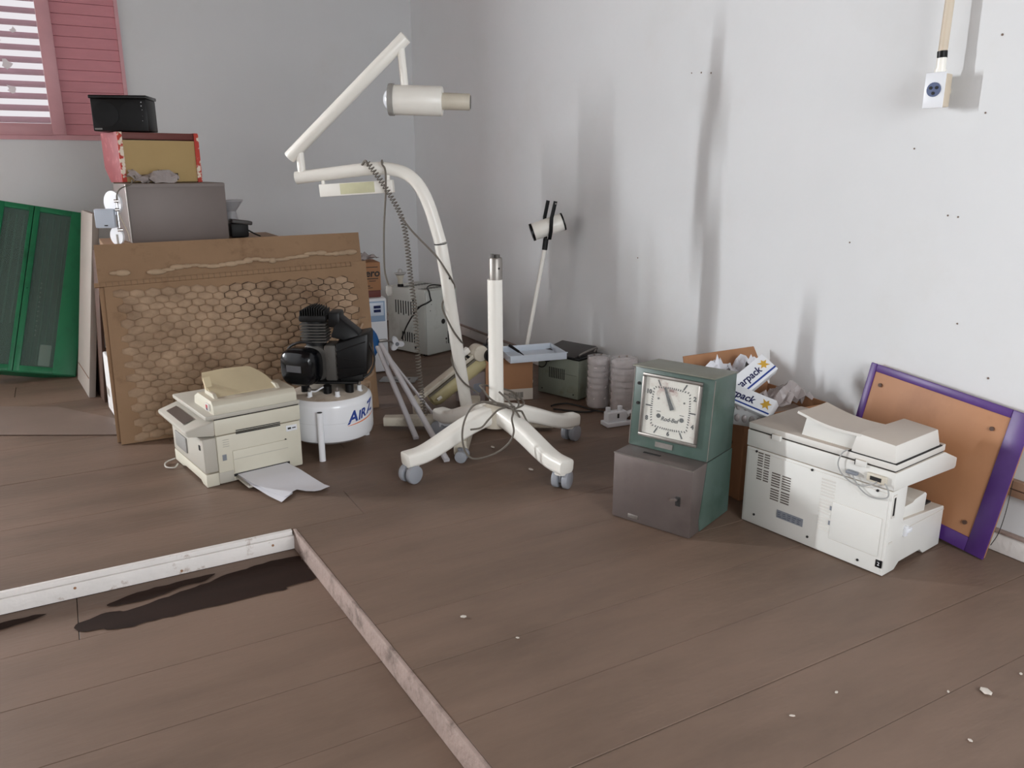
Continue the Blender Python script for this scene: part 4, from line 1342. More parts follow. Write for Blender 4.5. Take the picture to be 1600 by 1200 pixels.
# finned cylinder
for k_ in range(7):
    z_ = 0.478 + k_ * 0.0125
    G().box(-0.098 + 0.003 * (k_ % 2), 0.012, -0.052, 0.058, z_, z_ + 0.005, bev=0.002, M=CM).done('cooling_fin', GREYCAST, t)
G().cyl(PC(-0.043, 0.0, 0.462), PC(-0.043, 0.0, 0.568), 0.044, n=24).done('cylinder', BLACKMT, t)
hd_ = G().box(-0.100, 0.016, -0.055, 0.060, 0.566, 0.596, bev=0.010, M=CM).done('cylinder_head', BLACKMT, t)
for k_ in range(11):
    x_ = -0.094 + k_ * 0.0100
    hh = 0.022 * math.sin(math.pi * (k_ + 1) / 12) + 0.008
    G().box(x_, x_ + 0.0042, -0.052, 0.056, 0.590, 0.600 + hh, bev=0.0015, M=CM).done('head_fin', BLACKMT, hd_)
# motor and its black shrouds to the right
m_ = G()
m_.box(0.020, 0.072, -0.040, 0.055, 0.540, 0.606, bev=0.010, M=CM)
m_.hexa([CM @ Vector(p) for p in ((0.03, -0.05, 0.50), (0.165, -0.05, 0.47), (0.165, 0.06, 0.47), (0.03, 0.06, 0.50), (0.06, -0.035, 0.592), (0.145, -0.035, 0.520), (0.145, 0.05, 0.520), (0.06, 0.05, 0.592))], bev=0.008)
m_.done('air_filter', BLACK, t)
m_ = G()
m_.hexa([CM @ Vector(p) for p in ((0.054, -0.075, 0.320), (0.180, -0.065, 0.345), (0.180, 0.085, 0.345), (0.054, 0.085, 0.315), (0.054, -0.075, 0.478), (0.192, -0.060, 0.522), (0.192, 0.08, 0.522), (0.054, 0.085, 0.500))], bev=0.012)
mt = m_.done('motor_shroud', BLACK, t)
for (x0, z0, x1, z1) in ((0.062, 0.448, 0.180, 0.486), (0.062, 0.420, 0.15, 0.405), (0.07, 0.368, 0.175, 0.372)):
    G().cyl(CM @ Vector((x0, -0.0765, z0)), CM @ Vector((x1, -0.0665, z1)), 0.0022, n=6).done('shroud_rib', BLACKMT, mt)
G().box(0.06, 0.16, -0.05, 0.06, 0.308, 0.345, bev=0.008, M=CM).done('motor_foot', BLACKMT, t)
G().tube(cat([PC(-0.05, 0.05, 0.478), PC(-0.10, 0.06, 0.482), PC(-0.150, 0.05, 0.455), PC(-0.160, 0.04, 0.40), PC(-0.168, 0.03, 0.36), PC(-0.160, 0.03, 0.325), PC(-0.13, 0.04, 0.308)], 6), 0.0055, n=8).done('black_hose', CORDB, t)
G().tube(cat([PC(0.185, 0.02, 0.475), PC(0.205, 0.02, 0.42), PC(0.203, 0.02, 0.375), PC(0.180, 0.03, 0.335), PC(0.150, 0.04, 0.318)], 6), 0.0045, n=8).done('black_hose', CORDB, t)
G().tube(cat([PC(-0.155, 0.03, 0.38), PC(-0.14, 0.05, 0.34), PC(-0.11, 0.06, 0.318)], 6), 0.0055, n=8).done('black_hose', CORDB, t)

# ---- cardboard sheets leaning in front of the table
def leaning(name, label, catg, c, thick, material):
    """c: 4 corners BL, BR, TR, TL of the front face"""
    c = [Vector(p) for p in c]
    n = (c[1] - c[0]).cross(c[3] - c[0]).normalized()
    ex = (c[1] - c[0]).normalized()
    ey = n.cross(ex)
    M = basis(c[0], ex, ey, n)
    t_ = thing(name, label, catg, M=M)
    Mi = M.inverted()
    L = [Mi @ p for p in c]
    return t_, L, n


t, L, n_ = leaning('cardboard_sheet', 'front brown cardboard sheet with a honeycomb paper face', 'cardboard', [(-2.359, -2.245, 0.002), (-1.157, -2.262, 0.002), (-1.108, -2.005, 0.722), (-2.335, -2.010, 0.690)], 0.01, CARD)
g = G()
g.hexa([(L[0].x, L[0].y, -0.010), (L[1].x, L[1].y, -0.010), (L[2].x, L[2].y, -0.010), (L[3].x, L[3].y, -0.010), (L[0].x, L[0].y, 0.0), (L[1].x, L[1].y, 0.0), (L[2].x, L[2].y, 0.0), (L[3].x, L[3].y, 0.0)])
g.done('backing', CARD, t, smooth=0)
# honeycomb cells: flattened at the left, open at the right
random.seed(11)
g = G()
walls = []
hb = bmesh.new()
cw, chh = 0.064, 0.043
nx, ny = 18, 22
Lx = (L[1].x + L[2].x) / 2


def jit(x, y):
    v = noise.noise_vector(Vector((x * 9, y * 9, 1.3)))
    w_ = noise.noise_vector(Vector((x * 3.1, y * 3.1, 7.7)))
    return x + v.x * 0.016 + w_.x * 0.020, y + v.y * 0.012 + w_.y * 0.016


for r_ in range(ny):
    for c_ in range(nx):
        cx_ = 0.085 + (c_ + 0.5 * (r_ % 2)) * cw
        cy_ = 0.03 + r_ * chh * 0.75
        u = cx_ / 1.2
        if cx_ < 0.06 or cx_ > Lx - 0.055 or cy_ > L[3].y - 0.035:
            continue
        if u > 0.86 and random.random() < 0.35 and cy_ < 0.45:
            continue
        amp = 0.008 + 0.009 * min(max((u - 0.15) / 0.5, 0), 1)
        if u > 0.72 and cy_ > 0.35:
            amp *= 0.55
        amp *= random.uniform(0.7, 1.3)
        ring = []
        for k_ in range(6):
            a = R(60 * k_ + 30)
            ring.append(jit(cx_ + cw * 0.575 * math.cos(a), cy_ + chh * 0.5 * 1.02 * math.sin(a)))
        base = [hb.verts.new((p[0], p[1], 0.0003)) for p in ring]
        sh = 0.90 if u < 0.72 else 0.93
        mid_ = [hb.verts.new((cx_ * (1 - sh) + p[0] * sh, cy_ * (1 - sh) + p[1] * sh, amp * 0.62)) for p in ring]
        in_ = [hb.verts.new((cx_ * .45 + p[0] * .55, cy_ * .45 + p[1] * .55, amp * random.uniform(.9, 1.05))) for p in ring]
        if (u > 0.66 and cy_ > 0.30) or (u > 0.45 and cy_ > 0.52):
            walls.append(ring)
        for i in range(6):
            j = (i + 1) % 6
            hb.faces.new((base[i], base[j], mid_[j], mid_[i]))
            hb.faces.new((mid_[i], mid_[j], in_[j], in_[i]))
        hb.faces.new(in_)
g._merge(hb)
hc = g.done('honeycomb_face', CARDHC, t, smooth=50)
hc['kind'] = 'stuff'
g = G()
for ring in walls:
    for i in range(6):
        if random.random() < 0.72:
            p, q = ring[i], ring[(i + 1) % 6]
            g.tube([(p[0], p[1], 0.004), ((p[0] + q[0]) / 2 + random.uniform(-.002, .002), (p[1] + q[1]) / 2 + random.uniform(-.002, .002), 0.006), (q[0], q[1], 0.004)], random.uniform(0.0010, 0.0022), n=5)
wl_ = g.done('torn_cell_walls', mat('dark_torn_paper', (74, 56, 44), .9), t)
wl_['kind'] = 'stuff'
G().box(0.0, L[1].x - 0.02, L[3].y - 0.016, L[3].y + 0.004, -0.014, 0.007, bev=0.003, M=Matrix.Rotation(R(1.45), 4, 'Z') @ Matrix.Translation((0, 0, 0))).done('folded_edge', CARD, t)
g = G()
for k_ in range(46):
    x_ = 0.02 + k_ * 0.0258
    g.box(x_, x_ + 0.004, L[3].y - 0.017, L[3].y + 0.005, -0.0145, 0.0085, M=Matrix.Rotation(R(1.45), 4, 'Z'))
fl_ = g.done('flute_ridges', mat('flute_brown', (132, 106, 82), .85), t, smooth=0)
fl_['kind'] = 'stuff'
# torn paper flakes down the right edge
for k_ in range(7):
    yy_ = 0.10 + k_ * 0.055 + random.uniform(-.02, .02)
    xx_ = L[1].x - 0.055 + random.uniform(-.03, .03)
    g = G()
    g.tube(cat([(xx_, yy_, 0.002), (xx_ + random.uniform(-.01, .03), yy_ + 0.02, 0.02), (xx_ + random.uniform(0, .035), yy_ + random.uniform(.02, .05), 0.03)], 4), 0, sect=rr(0.010, 0.0012, .2))
    g.done('torn_flake', CARDHC, t)

t, L, n_ = leaning('cardboard_sheet', 'taller plain brown cardboard sheet behind the honeycomb one', 'cardboard', [(-2.372, -2.205, 0.002), (-1.15, -2.215, 0.002), (-1.118, -1.935, 0.862), (-2.352, -1.945, 0.858)], 0.012, CARD)
g = G()
g.hexa([(L[0].x, L[0].y, -0.012), (L[1].x, L[1].y, -0.012), (L[2].x, L[2].y, -0.012), (L[3].x, L[3].y, -0.012), (L[0].x, L[0].y, 0.0), (L[1].x, L[1].y, 0.0), (L[2].x, L[2].y, 0.0), (L[3].x, L[3].y, 0.0)])
g.done('backing', CARD, t, smooth=0)
g = G()
xx_ = 0.07
k_ = 0
while xx_ < 1.19:
    wd = random.uniform(0.022, 0.060)
    yy_ = 0.752 + 0.055 * (xx_ / 1.2) + 0.006 * math.sin(xx_ * 21)
    if xx_ < 0.10 or 0.19 < xx_:
        g.ball((xx_ + wd / 2, yy_ + random.uniform(-.004, .004), 0.008), 0.019, wd / 0.024, random.uniform(.45, .85), 0.55)
    xx_ += wd
tf = g.done('torn_roll', mat('pale_torn_paper', (176, 152, 126), .9, var=.15, vs=12), t, smooth=60)
tf['kind'] = 'stuff'

# ================================================================== BACK LEFT: TABLE WITH THE STACK, GREEN CABINET, PANELS
t = thing('work_table', 'wooden table hidden behind the cardboard sheets, carrying the stacked boxes', 'table', (-1.86, -1.58, 0))
G().box(-0.44, 0.42, -0.30, 0.30, 0.805, 0.835, bev=0.003).done('table_top', TABLEWOOD, t)
for x_ in (-0.40, 0.38):
    for y_ in (-0.26, 0.26):
        G().box(x_ - .022, x_ + .022, y_ - .022, y_ + .022, 0.001, 0.805, bev=0.003).done('leg', DARKWOOD, t)
G().box(-0.40, 0.38, -0.275, -0.255, 0.72, 0.803).done('apron', DARKWOOD, t, smooth=0)

# grey metal case
t = thing('metal_case', 'brown-grey metal case under the yellow box on the table', 'case', (-1.965, -1.56, 0.836), R(6))
cs = G().box(-0.230, 0.230, -0.165, 0.165, 0.003, 0.284, bev=0.006).done('case_body', GREYBOX, t)
G().box(-0.228, 0.228, -0.168, -0.163, 0.266, 0.281).done('front_lip', GREYBOX, t, smooth=0)
G().tube([(-0.231, -0.168, 0.01), (-0.231, -0.168, 0.281)], 0.004, n=8).done('edge_trim', STEEL, t)
# dental tray arms hanging on its left side
t = thing('dental_tray_arm', 'white dental arm with oval discs hanging left of the metal case', 'dental arm', (-2.232, -1.765, 0.838))
for z_, h_ in ((0.195, 0.056), (0.042, 0.042)):
    G().cyl((-0.012, 0.0, z_), (-0.004, 0.006, z_ + 0.0), h_, n=26).done('oval_disc', WHITEPLAS, t)
G().box(-0.085, 0.000, -0.050, -0.012, 0.082, 0.170, bev=0.006, M=Matrix.Rotation(R(-18), 4, 'Z')).done('arm_cover', mat('pale_blue_white', (196, 206, 220), .35), t)
G().box(-0.045, -0.030, -0.0525, -0.049, 0.092, 0.097, M=Matrix.Rotation(R(-18), 4, 'Z')).done('mark', INK, t, smooth=0)
g = G()
g.cyl((0.004, -0.022, 0.060), (0.004, -0.022, 0.200), 0.005, n=10)
g.done('chrome_rod', CHROME, t)
for z_ in (0.072, 0.165, 0.205):
    G().cyl((-0.006, -0.026, z_), (0.016, -0.026, z_), 0.008, n=12).done('chrome_clamp', CHROME, t)
G().tube(cat([(0.006, -0.028, 0.195), (0.010, -0.03, 0.235), (0.03, -0.03, 0.262), (0.075, -0.02, 0.280), (0.085, -0.01, 0.300)], 6), 0.003, n=7).done('tube_lead', CORD, t)
G().tube(cat([(0.006, -0.03, 0.150), (0.020, -0.034, 0.11), (0.036, -0.034, 0.06), (0.040, -0.034, 0.02)], 6), 0.0022, n=7).done('thin_lead', mat('pale_lead', (200, 190, 170), .5), t)
G().cyl((-0.004, 0.0, 0.002), (-0.004, 0.0, 0.05), 0.010, n=10).done('stub_post', STEEL, t)

# yellow-backed box
t = thing('wooden_box', 'yellow-backed wooden box with red patterned edges, under the black speaker', 'box', (-2.020, -1.455, 1.121), R(10))
G().box(-0.168, 0.170, -0.150, -0.144, 0.004, 0.200).done('back_panel', YELWOOD, t, smooth=0)
G().box(0.0, 0.075, -0.153, -0.1495, 0.012, 0.045).done('socket_opening', DARKLINE, t, smooth=0)
G().box(-0.002, 0.035, -0.1545, -0.1525, 0.014, 0.042).done('socket_plate', GREYLBL, t, smooth=0)
for s, x_ in ((-1, -0.190), (1, 0.170)):
    sd = G().prism([(-0.156, 0.0), (0.06, 0.0), (0.15, 0.07), (0.15, 0.238), (-0.156, 0.238)], x_, x_ + 0.020, 'x', bev=0.002).done('side_panel', REDSIDE, t)
    G().box(x_ - 0.001, x_ + 0.021, -0.1585, -0.155, 0.001, 0.237).done('cloth_edging', REDFAB, sd, smooth=0)
G().box(-0.170, 0.170, -0.153, 0.15, 0.205, 0.236, bev=0.002).done('top_rail', REDDK, t)
G().box(-0.170, 0.170, -0.14, 0.06, 0.002, 0.012).done('bottom_panel', YELWOOD, t, smooth=0)

# speaker
t = thing('speaker_box', 'black loudspeaker box at the very top of the stack by the pink window', 'speaker', (-2.125, -1.52, 1.360), R(-20))
sb = G().box(-0.125, 0.125, -0.085, 0.085, 0.002, 0.150, bev=0.004).done('cabinet', BLACK, t)
G().box(-0.131, 0.131, -0.092, 0.092, 0.150, 0.166, bev=0.004).done('top_board', BLACKGL, t)
for x_ in (-0.062, 0.058):
    G().cyl((x_, -0.0865, 0.078), (x_, -0.083, 0.078), 0.052, n=30).done('speaker_cone', BLACKMT, sb)
    G().lathe([(0.056, 0.0), (0.058, 0.003), (0.050, 0.004)], 30, M=basis((x_, -0.0845, 0.078), (1, 0, 0), (0, 0, 1), (0, -1, 0))).done('cone_ring', BLACK, sb)
G().box(-0.118, -0.085, -0.0862, -0.084, 0.008, 0.016).done('badge', mat('badge_silver', (120, 118, 116), .35, metal=.6), sb, smooth=0)
for z_ in (0.135, 0.118, 0.100, 0.072, 0.050):
    G().ball((0.104 + 0.002 * math.sin(z_ * 90), -0.0862, z_), 0.0028, sub=1).done('paint_speck', WHITEPLAS, sb)

crumple('plastic_bag', 'small crumpled plastic bag lying on the grey metal case', (-2.045, -1.672, 1.1205), 0.22, 0.075, 0.085, 2.7, BAG, 'bag', rot=0.1)
t = thing('plug_lead', 'short brown lead with its plug on the grey metal case beside the bag', 'lead', (-2.145, -1.708, 1.1205), R(6))
G().tube(cat([(-0.08, 0.0, 0.003), (-0.04, -0.01, 0.003), (0.0, 0.0, 0.005), (0.02, 0.004, 0.012)], 6), 0.003, n=7).done('lead_wire', mat('brown_lead', (92, 74, 58), .6), t)
G().cyl((0.020, 0.004, 0.010), (0.012, 0.006, 0.036), 0.007, 0.005, n=10).done('plug', mat('brown_plug', (84, 70, 52), .5), t)

# odds and ends right of the metal case
t = thing('dark_device', 'dark grey device with a black lead right of the metal case', 'device', (-1.640, -1.60, 0.836))
G().box(-0.055, 0.035, -0.03, 0.05, 0.003, 0.075, bev=0.010).done('device_body', BLACKMT, t)
G().box(-0.060, 0.045, -0.034, 0.055, 0.070, 0.090, bev=0.006, M=Matrix.Rotation(R(8), 4, 'Y')).done('device_lid', DARKLID, t)
G().tube(cat([(0.03, -0.02, 0.04), (0.06, -0.04, 0.02), (0.085, -0.06, 0.008)], 6), 0.004, n=8).done('lead', CORDB, t)
t = thing('plastic_funnel', 'grey translucent plastic piece standing behind the metal case', 'packaging', (-1.655, -1.455, 0.836))
G().lathe([(0.035, 0.001), (0.035, 0.09), (0.025, 0.13), (0.060, 0.178), (0.064, 0.186)], 22).done('funnel_body', mat('grey_clear_plastic', (176, 174, 176), .3, alpha=.8), t)
G().lathe([(0.066, 0.182), (0.068, 0.187), (0.062, 0.190)], 22).done('rim', mat('grey_clear_rim', (190, 188, 190), .3), t)

# ---- green cabinet tipped against the left wall
BR = Vector((-2.504, -0.800, 0.005))
ex = Vector((0.989, -0.07, -0.127)).normalized()
ey = Vector((0.217, 0.47, 0.855)).normalized()
ex = (ex - ey * ex.dot(ey)).normalized()
ez = ex.cross(ey)
t = thing('green_cabinet', 'green glass-fronted metal cabinet tipped back against the left wall', 'cabinet', M=basis(BR, ex, ey, ez))
Wg, Hg, Tg = 0.50, 1.055, 0.085
g = G()
g.box(-Wg, 0.0, 0.0, Hg, -Tg, -Tg + 0.006)
g.box(-Wg, -Wg + 0.008, 0.0, Hg, -Tg, 0.0)
g.box(-Wg, 0.0, 0.0, 0.008, -Tg, 0.0)
g.box(-Wg, 0.0, Hg - 0.008, Hg, -Tg, 0.0)
g.done('carcass', GREENCAB, t, smooth=0)
G().box(-0.006, 0.002, 0.0, Hg, -Tg, 0.0, bev=0.001).done('side_panel', GREENCAB, t)
G().box(-Wg + .01, -0.02, 0.01, Hg - .01, -0.050, -0.046).done('inner_panel', MESHDARK, t, smooth=0)
def leaf(x0, x1, stile_r, nm):
    fr = G()
    fr.box(x0, x0 + 0.030, 0.004, Hg - 0.004, -0.012, 0.008, bev=0.002)
    fr.box(x1 - stile_r, x1, 0.004, Hg - 0.004, -0.012, 0.008, bev=0.002)
    fr.box(x0 + 0.030, x1 - stile_r, 0.004, 0.040, -0.012, 0.008, bev=0.002)
    fr.box(x0 + 0.030, x1 - stile_r, Hg - 0.036, Hg - 0.004, -0.012, 0.008, bev=0.002)
    d_ = fr.done('door', GREENCAB, t)
    G().box(x0 + 0.028, x1 - stile_r + .002, 0.038, Hg - 0.034, -0.004, -0.001).done('pane', GLASS, d_, smooth=0)
    return d_
dl_ = leaf(-Wg, -0.318, 0.022, 'l')
dr_ = leaf(-0.314, 0.0, 0.118, 'r')
for k_ in range(5):
    G().box(-0.280 + k_ * 0.034, -0.274 + k_ * 0.034, 0.05, Hg - 0.05, -0.044, -0.030).done('inner_rail', mat('rail_green_grey', (66, 88, 80), .5), t, smooth=0)
for k_ in range(3):
    G().box(-0.450 + k_ * 0.04, -0.440 + k_ * 0.04, 0.30, Hg - 0.06, -0.044, -0.030).done('inner_rail', mat('rail_green_grey', (66, 88, 80), .5), t, smooth=0)
for k_ in range(12):
    G().cyl((-0.232, 0.24 + k_ * 0.030, -0.032), (-0.232, 0.24 + k_ * 0.030, -0.028), 0.004, n=8).done('rail_clip', STEEL, t)
G().box(-0.200, -0.140, 0.055, 0.185, -0.030, -0.026, bev=0.006).done('paper_slip', mat('faded_slip', (168, 180, 172), .7), t)
G().cyl((-0.300, 0.52, 0.007), (-0.300, 0.52, 0.018), 0.007, n=12).done('knob', GREENCAB, dr_)

# ---- pale panel leaning on the table, dark board and foam next to it
t, L, n_ = leaning('door_panel', 'pale off-white panel on edge leaning beside the green cabinet', 'panel', [(-2.492, -0.860, 0.002), (-2.452, -1.334, 0.002), (-2.320, -1.245, 0.960), (-2.352, -0.800, 0.960)], 0.03, PANELW)
G().hexa([(p.x, p.y, -0.032) for p in L] + [(p.x, p.y, 0.0) for p in L], bev=0.002).done('panel_board', PANELW, t)
G().box(0.02, L[1].x - 0.02, 0.10, 0.104, 0.0, 0.002).done('panel_groove', CARDDARK, t, smooth=0)
t, L, n_ = leaning('brown_board', 'narrow dark brown board on edge between the pale panel and the foam', 'board', [(-2.418, -1.10, 0.002), (-2.385, -1.47, 0.002), (-2.332, -1.42, 0.780), (-2.355, -1.07, 0.780)], 0.02, DARKWOOD)
G().hexa([(p.x, p.y, -0.016) for p in L] + [(p.x, p.y, 0.0) for p in L], bev=0.002).done('board_plank', DARKWOOD, t)
G().box(0.01, 0.014, 0.02, 0.7, 0.0, 0.0015).done('board_score', CARDDARK, t, smooth=0)
t, L, n_ = leaning('foam_sheet', 'white foam sheet on edge behind the left end of the cardboard', 'foam', [(-2.372, -1.60, 0.006), (-2.352, -1.845, 0.006), (-2.350, -1.83, 0.300), (-2.366, -1.60, 0.300)], 0.02, FOAM)
G().hexa([(p.x, p.y, -0.022) for p in L] + [(p.x, p.y, 0.0) for p in L], bev=0.006).done('foam_slab', FOAM, t)
G().box(0.02, 0.10, 0.08, 0.12, 0.0, 0.0012).done('foam_dent', PANELW, t, smooth=0)

# ================================================================== CORNER: STERILISERS AND CARTON
# ---- white and blue steriliser, its right part in view
t = thing('blue_steriliser', 'white steriliser with a round blue door, half hidden behind the cardboard', 'steriliser', (-0.848, -1.600, 0), R(-6))
bd = G().box(-0.36, 0.0, 0.0, 0.33, 0.008, 0.452, bev=0.008).done('body', WHITEPLAS, t)
for x_ in (-0.32, -0.05):
    for y_ in (0.05, 0.28):
        G().cyl((x_, y_, 0.0), (x_, y_, 0.012), 0.015, n=12).done('foot', BLACK, t)
G().box(-0.31, -0.012, -0.003, 0.002, 0.315, 0.436, bev=0.002).done('control_panel', PALEBLUE, t)
pn = G().box(-0.115, -0.020, -0.005, 0.0, 0.350, 0.428, bev=0.003).done('display_panel', mat('panel_white_blue', (206, 216, 230), .35), t)
for z_ in (0.371, 0.394):
    G().box(-0.080, -0.038, -0.007, -0.004, z_, z_ + 0.017).done('display', NAVY, pn, smooth=0)
dr_ = G().lathe([(0.125, 0.0), (0.125, 0.018), (0.110, 0.030), (0.02, 0.034)], 40, M=basis((-0.185, -0.001, 0.190), (1, 0, 0), (0, 0, 1), (0, -1, 0))).done('round_door', BLUEDOOR, t)
g = G()
g.box(-0.062, -0.012, -0.030, -0.004, 0.195, 0.210, bev=0.003)
g.done('door_latch', STEEL, t)
hn = G()
b = bmesh.new()
ring0, ring1 = [], []
for k_ in range(30):
    a = 2 * math.pi * k_ / 30
    rad = 0.034 + 0.014 * math.cos(3 * a + .4)
    ring0.append(b.verts.new((0.036 + rad * math.cos(a), -0.050, 0.185 + rad * math.sin(a))))
    ring1.append(b.verts.new((0.036 + rad * .92 * math.cos(a), -0.068, 0.185 + rad * .92 * math.sin(a))))
for i in range(30):
    b.faces.new((ring0[i], ring0[(i + 1) % 30], ring1[(i + 1) % 30], ring1[i]))
b.faces.new(ring0[::-1])
b.faces.new(ring1)
bmesh.ops.recalc_face_normals(b, faces=b.faces[:])
hn._merge(b)
hk = hn.done('three_arm_knob', WHITEPLAS, t)
G().cyl((0.036, -0.0685, 0.185), (0.036, -0.071, 0.185), 0.012, n=14).done('knob_cap', GREYLBL, hk)
G().tube([(-0.020, -0.020, 0.203), (0.01, -0.04, 0.195), (0.036, -0.052, 0.185)], 0.006, n=8).done('knob_arm', STEEL, hk)

# ---- brown carton with dark print on it
t = thing('printed_carton', 'small brown carton printed ero on top of the blue-door steriliser', 'carton', (-0.955, -1.47, 0.4535), R(-6))
G().box(-0.105, 0.098, -0.08, 0.09, 0.0, 0.040, bev=0.002).done('dark_base', REDDK, t)
cb_ = G().box(-0.105, 0.100, -0.082, 0.092, 0.041, 0.205, bev=0.002).done('carton_body', CARDBOX, t)
G().text('ero', 0.060, basis((0.052, -0.0828, 0.142), (1, 0, 0), (0, 0, 1), (0, -1, 0)), bold=0.0016, shear=0.1).done('lettering', INK, cb_, smooth=0)
for z_, x0, x1, hh in ((0.176, 0.0, 0.085, .004), (0.108, 0.0, 0.085, .005), (0.095, 0.03, 0.070, .004), (0.066, 0.005, 0.035, .005), (0.056, 0.01, 0.05, .003)):
    G().box(x0, x1, -0.0830, -0.0815, z_, z_ + hh).done('small_print', INK, cb_, smooth=0)
crumple('plastic_bag', 'clear wrinkled bag on top of the small printed carton', (-0.945, -1.47, 0.660), 0.17, 0.11, 0.055, 8.8, BAG, 'bag', rot=0.1)

# ---- large grey steriliser in the corner
u = Vector((0.93, 0.36, 0)).normalized()
t = thing('metal_steriliser', 'large pale grey metal case with vent slots standing in the room corner', 'steriliser', (-0.493, -1.344, 0), math.atan2(u.y, u.x))
Wa, Da, Ha = 0.285, 0.36, 0.44
G().box(0.0, Wa, 0.006, Da, 0.012, Ha - 0.006, bev=0.006).done('case', AUTOC, t)
fp_ = G().box(0.004, Wa + 0.006, -0.004, 0.007, 0.010, Ha - 0.010, bev=0.010, seg=3).done('end_panel', AUTOC, t)
for x_ in (0.03, 0.25):
    for y_ in (0.04, 0.32):
        G().cyl((x_, y_, 0.0), (x_, y_, 0.014), 0.016, n=12).done('foot', BLACK, t)
G().cyl((0.155, -0.007, 0.215), (0.155, -0.003, 0.215), 0.0165, n=20).done('port_hole', DARKLINE, fp_)
G().box(0.196, 0.204, -0.0065, -0.003, 0.060, 0.145).done('slot', DARKLINE, fp_, smooth=0)
G().cyl((0.180, -0.007, 0.095), (0.180, -0.003, 0.095), 0.007, n=12).done('port_hole', DARKLINE, fp_)
G().box(0.177, 0.183, -0.006, -0.003, 0.062, 0.080).done('slot', mat('slot_grey', (130, 130, 124), .6), fp_, smooth=0)
for x_ in (0.04, 0.05):
    G().cyl((x_, -0.006, 0.30 + (x_ - .04) * 4), (x_, -0.003, 0.30 + (x_ - .04) * 4), 0.003, n=8).done('screw', DARKLINE, fp_)
for k_ in range(8):      # left side vents
    G().box(-0.0015, 0.002, 0.105 + k_ * 0.024, 0.113 + k_ * 0.024, 0.255 + 0.010 * (k_ % 2), 0.350).done('vent_slot', DARKLINE, t, smooth=0)
for k_ in range(6):
    G().box(-0.0015, 0.002, 0.105 + k_ * 0.022, 0.114 + k_ * 0.022, 0.080, 0.145).done('vent_slot', DARKLINE, t, smooth=0)
for y_, z_ in ((0.11, 0.36), (0.10, 0.05), (0.06, 0.32)):
    G().cyl((-0.003, y_, z_), (0.002, y_, z_), 0.0075, n=12).done('side_plug', DARKLINE, t)
for k_ in range(9):      # slanted slots in the top
    for y0 in (0.03, 0.20):
        x_ = 0.035 + k_ * 0.027
        G().hexa([(x_, y0, Ha - .007), (x_ + .009, y0, Ha - .007), (x_ - .006, y0 + .055, Ha - .007), (x_ - .015, y0 + .055, Ha - .007),
                  (x_, y0, Ha - .0048), (x_ + .009, y0, Ha - .0048), (x_ - .006, y0 + .055, Ha - .0048), (x_ - .015, y0 + .055, Ha - .0048)]).done('top_slot', DARKLINE, t, smooth=0)
g = G()
g.tube(cat([(0.20, 0.02, Ha + .002), (0.13, 0.06, Ha + .012), (0.05, 0.03, Ha + .006), (0.025, -0.012, Ha - 0.01), (0.035, -0.012, Ha - 0.05), (0.045, -0.012, Ha - 0.075)], 6), 0.0042, n=8)
g.done('top_lead', CORDB, t)
g = G()
g.tube(cat([(0.035, -0.012, Ha - 0.075), (0.0, -0.014, Ha - 0.085), (-0.020, 0.03, Ha - 0.11), (-0.025, 0.09, Ha - 0.17), (-0.025, 0.16, Ha - 0.26), (-0.03, 0.20, Ha - 0.34)], 6), 0.0050, n=8)
g.done('side_lead', CORDB, t)
# bulb holder standing on the case
t = thing('bulb_holder', 'small cream bulb holder with clear cap on the grey steriliser', 'bulb holder', (-0.563, -1.105, 0.4358))
G().lathe([(0.020, 0.0), (0.020, 0.014), (0.016, 0.018)], 18).done('black_base', BLACK, t)
G().lathe([(0.014, 0.018), (0.017, 0.024), (0.017, 0.050), (0.024, 0.066), (0.026, 0.076)], 18).done('holder', CREAMOLD, t)
G().lathe([(0.026, 0.076), (0.040, 0.086), (0.038, 0.092), (0.016, 0.094), (0.014, 0.112), (0.004, 0.116)], 18).done('clear_cap', mat('clear_cap_plastic', (190, 186, 182), .2, alpha=.6), t)

# ================================================================== CENTRE FLOOR CLUTTER
# ---- cable trunking lengths leaning over to the right
for i, (lab, p0, p1, w_, h_) in enumerate((
        ('shortest white plastic trunking strip leaning at the cardboard end', (-1.128, -2.20, 0.305), (-1.192, -2.835, 0.012), 0.024, 0.013),
        ('long white plastic trunking strip passing under the stand leg', (-1.108, -2.19, 0.315), (-1.190, -3.160, 0.012), 0.024, 0.013),
        ('thin white plastic strip lying highest, against the lamp base', (-1.085, -2.18, 0.270), (-1.060, -2.725, 0.080), 0.012, 0.010))):
    p0, p1 = Vector(p0), Vector(p1)
    o_ = thing('trunking_strip', lab, 'trunking', p1, group='white trunking strips')
    G().tube([p1 - p1, p0 - p1], 0, sect=rr(w_, h_, .12)).done('channel', PVCGREY, o_)
    d = (p0 - p1).normalized()
    G().tube([d * 0.004 + Vector((0, 0, h_ * .52)), (p0 - p1) * .995 + Vector((0, 0, h_ * .52))], 0, sect=rr(w_ * .55, 0.002, .1)).done('cover_strip', mat('trunking_cover', (206, 204, 208), .35), o_)

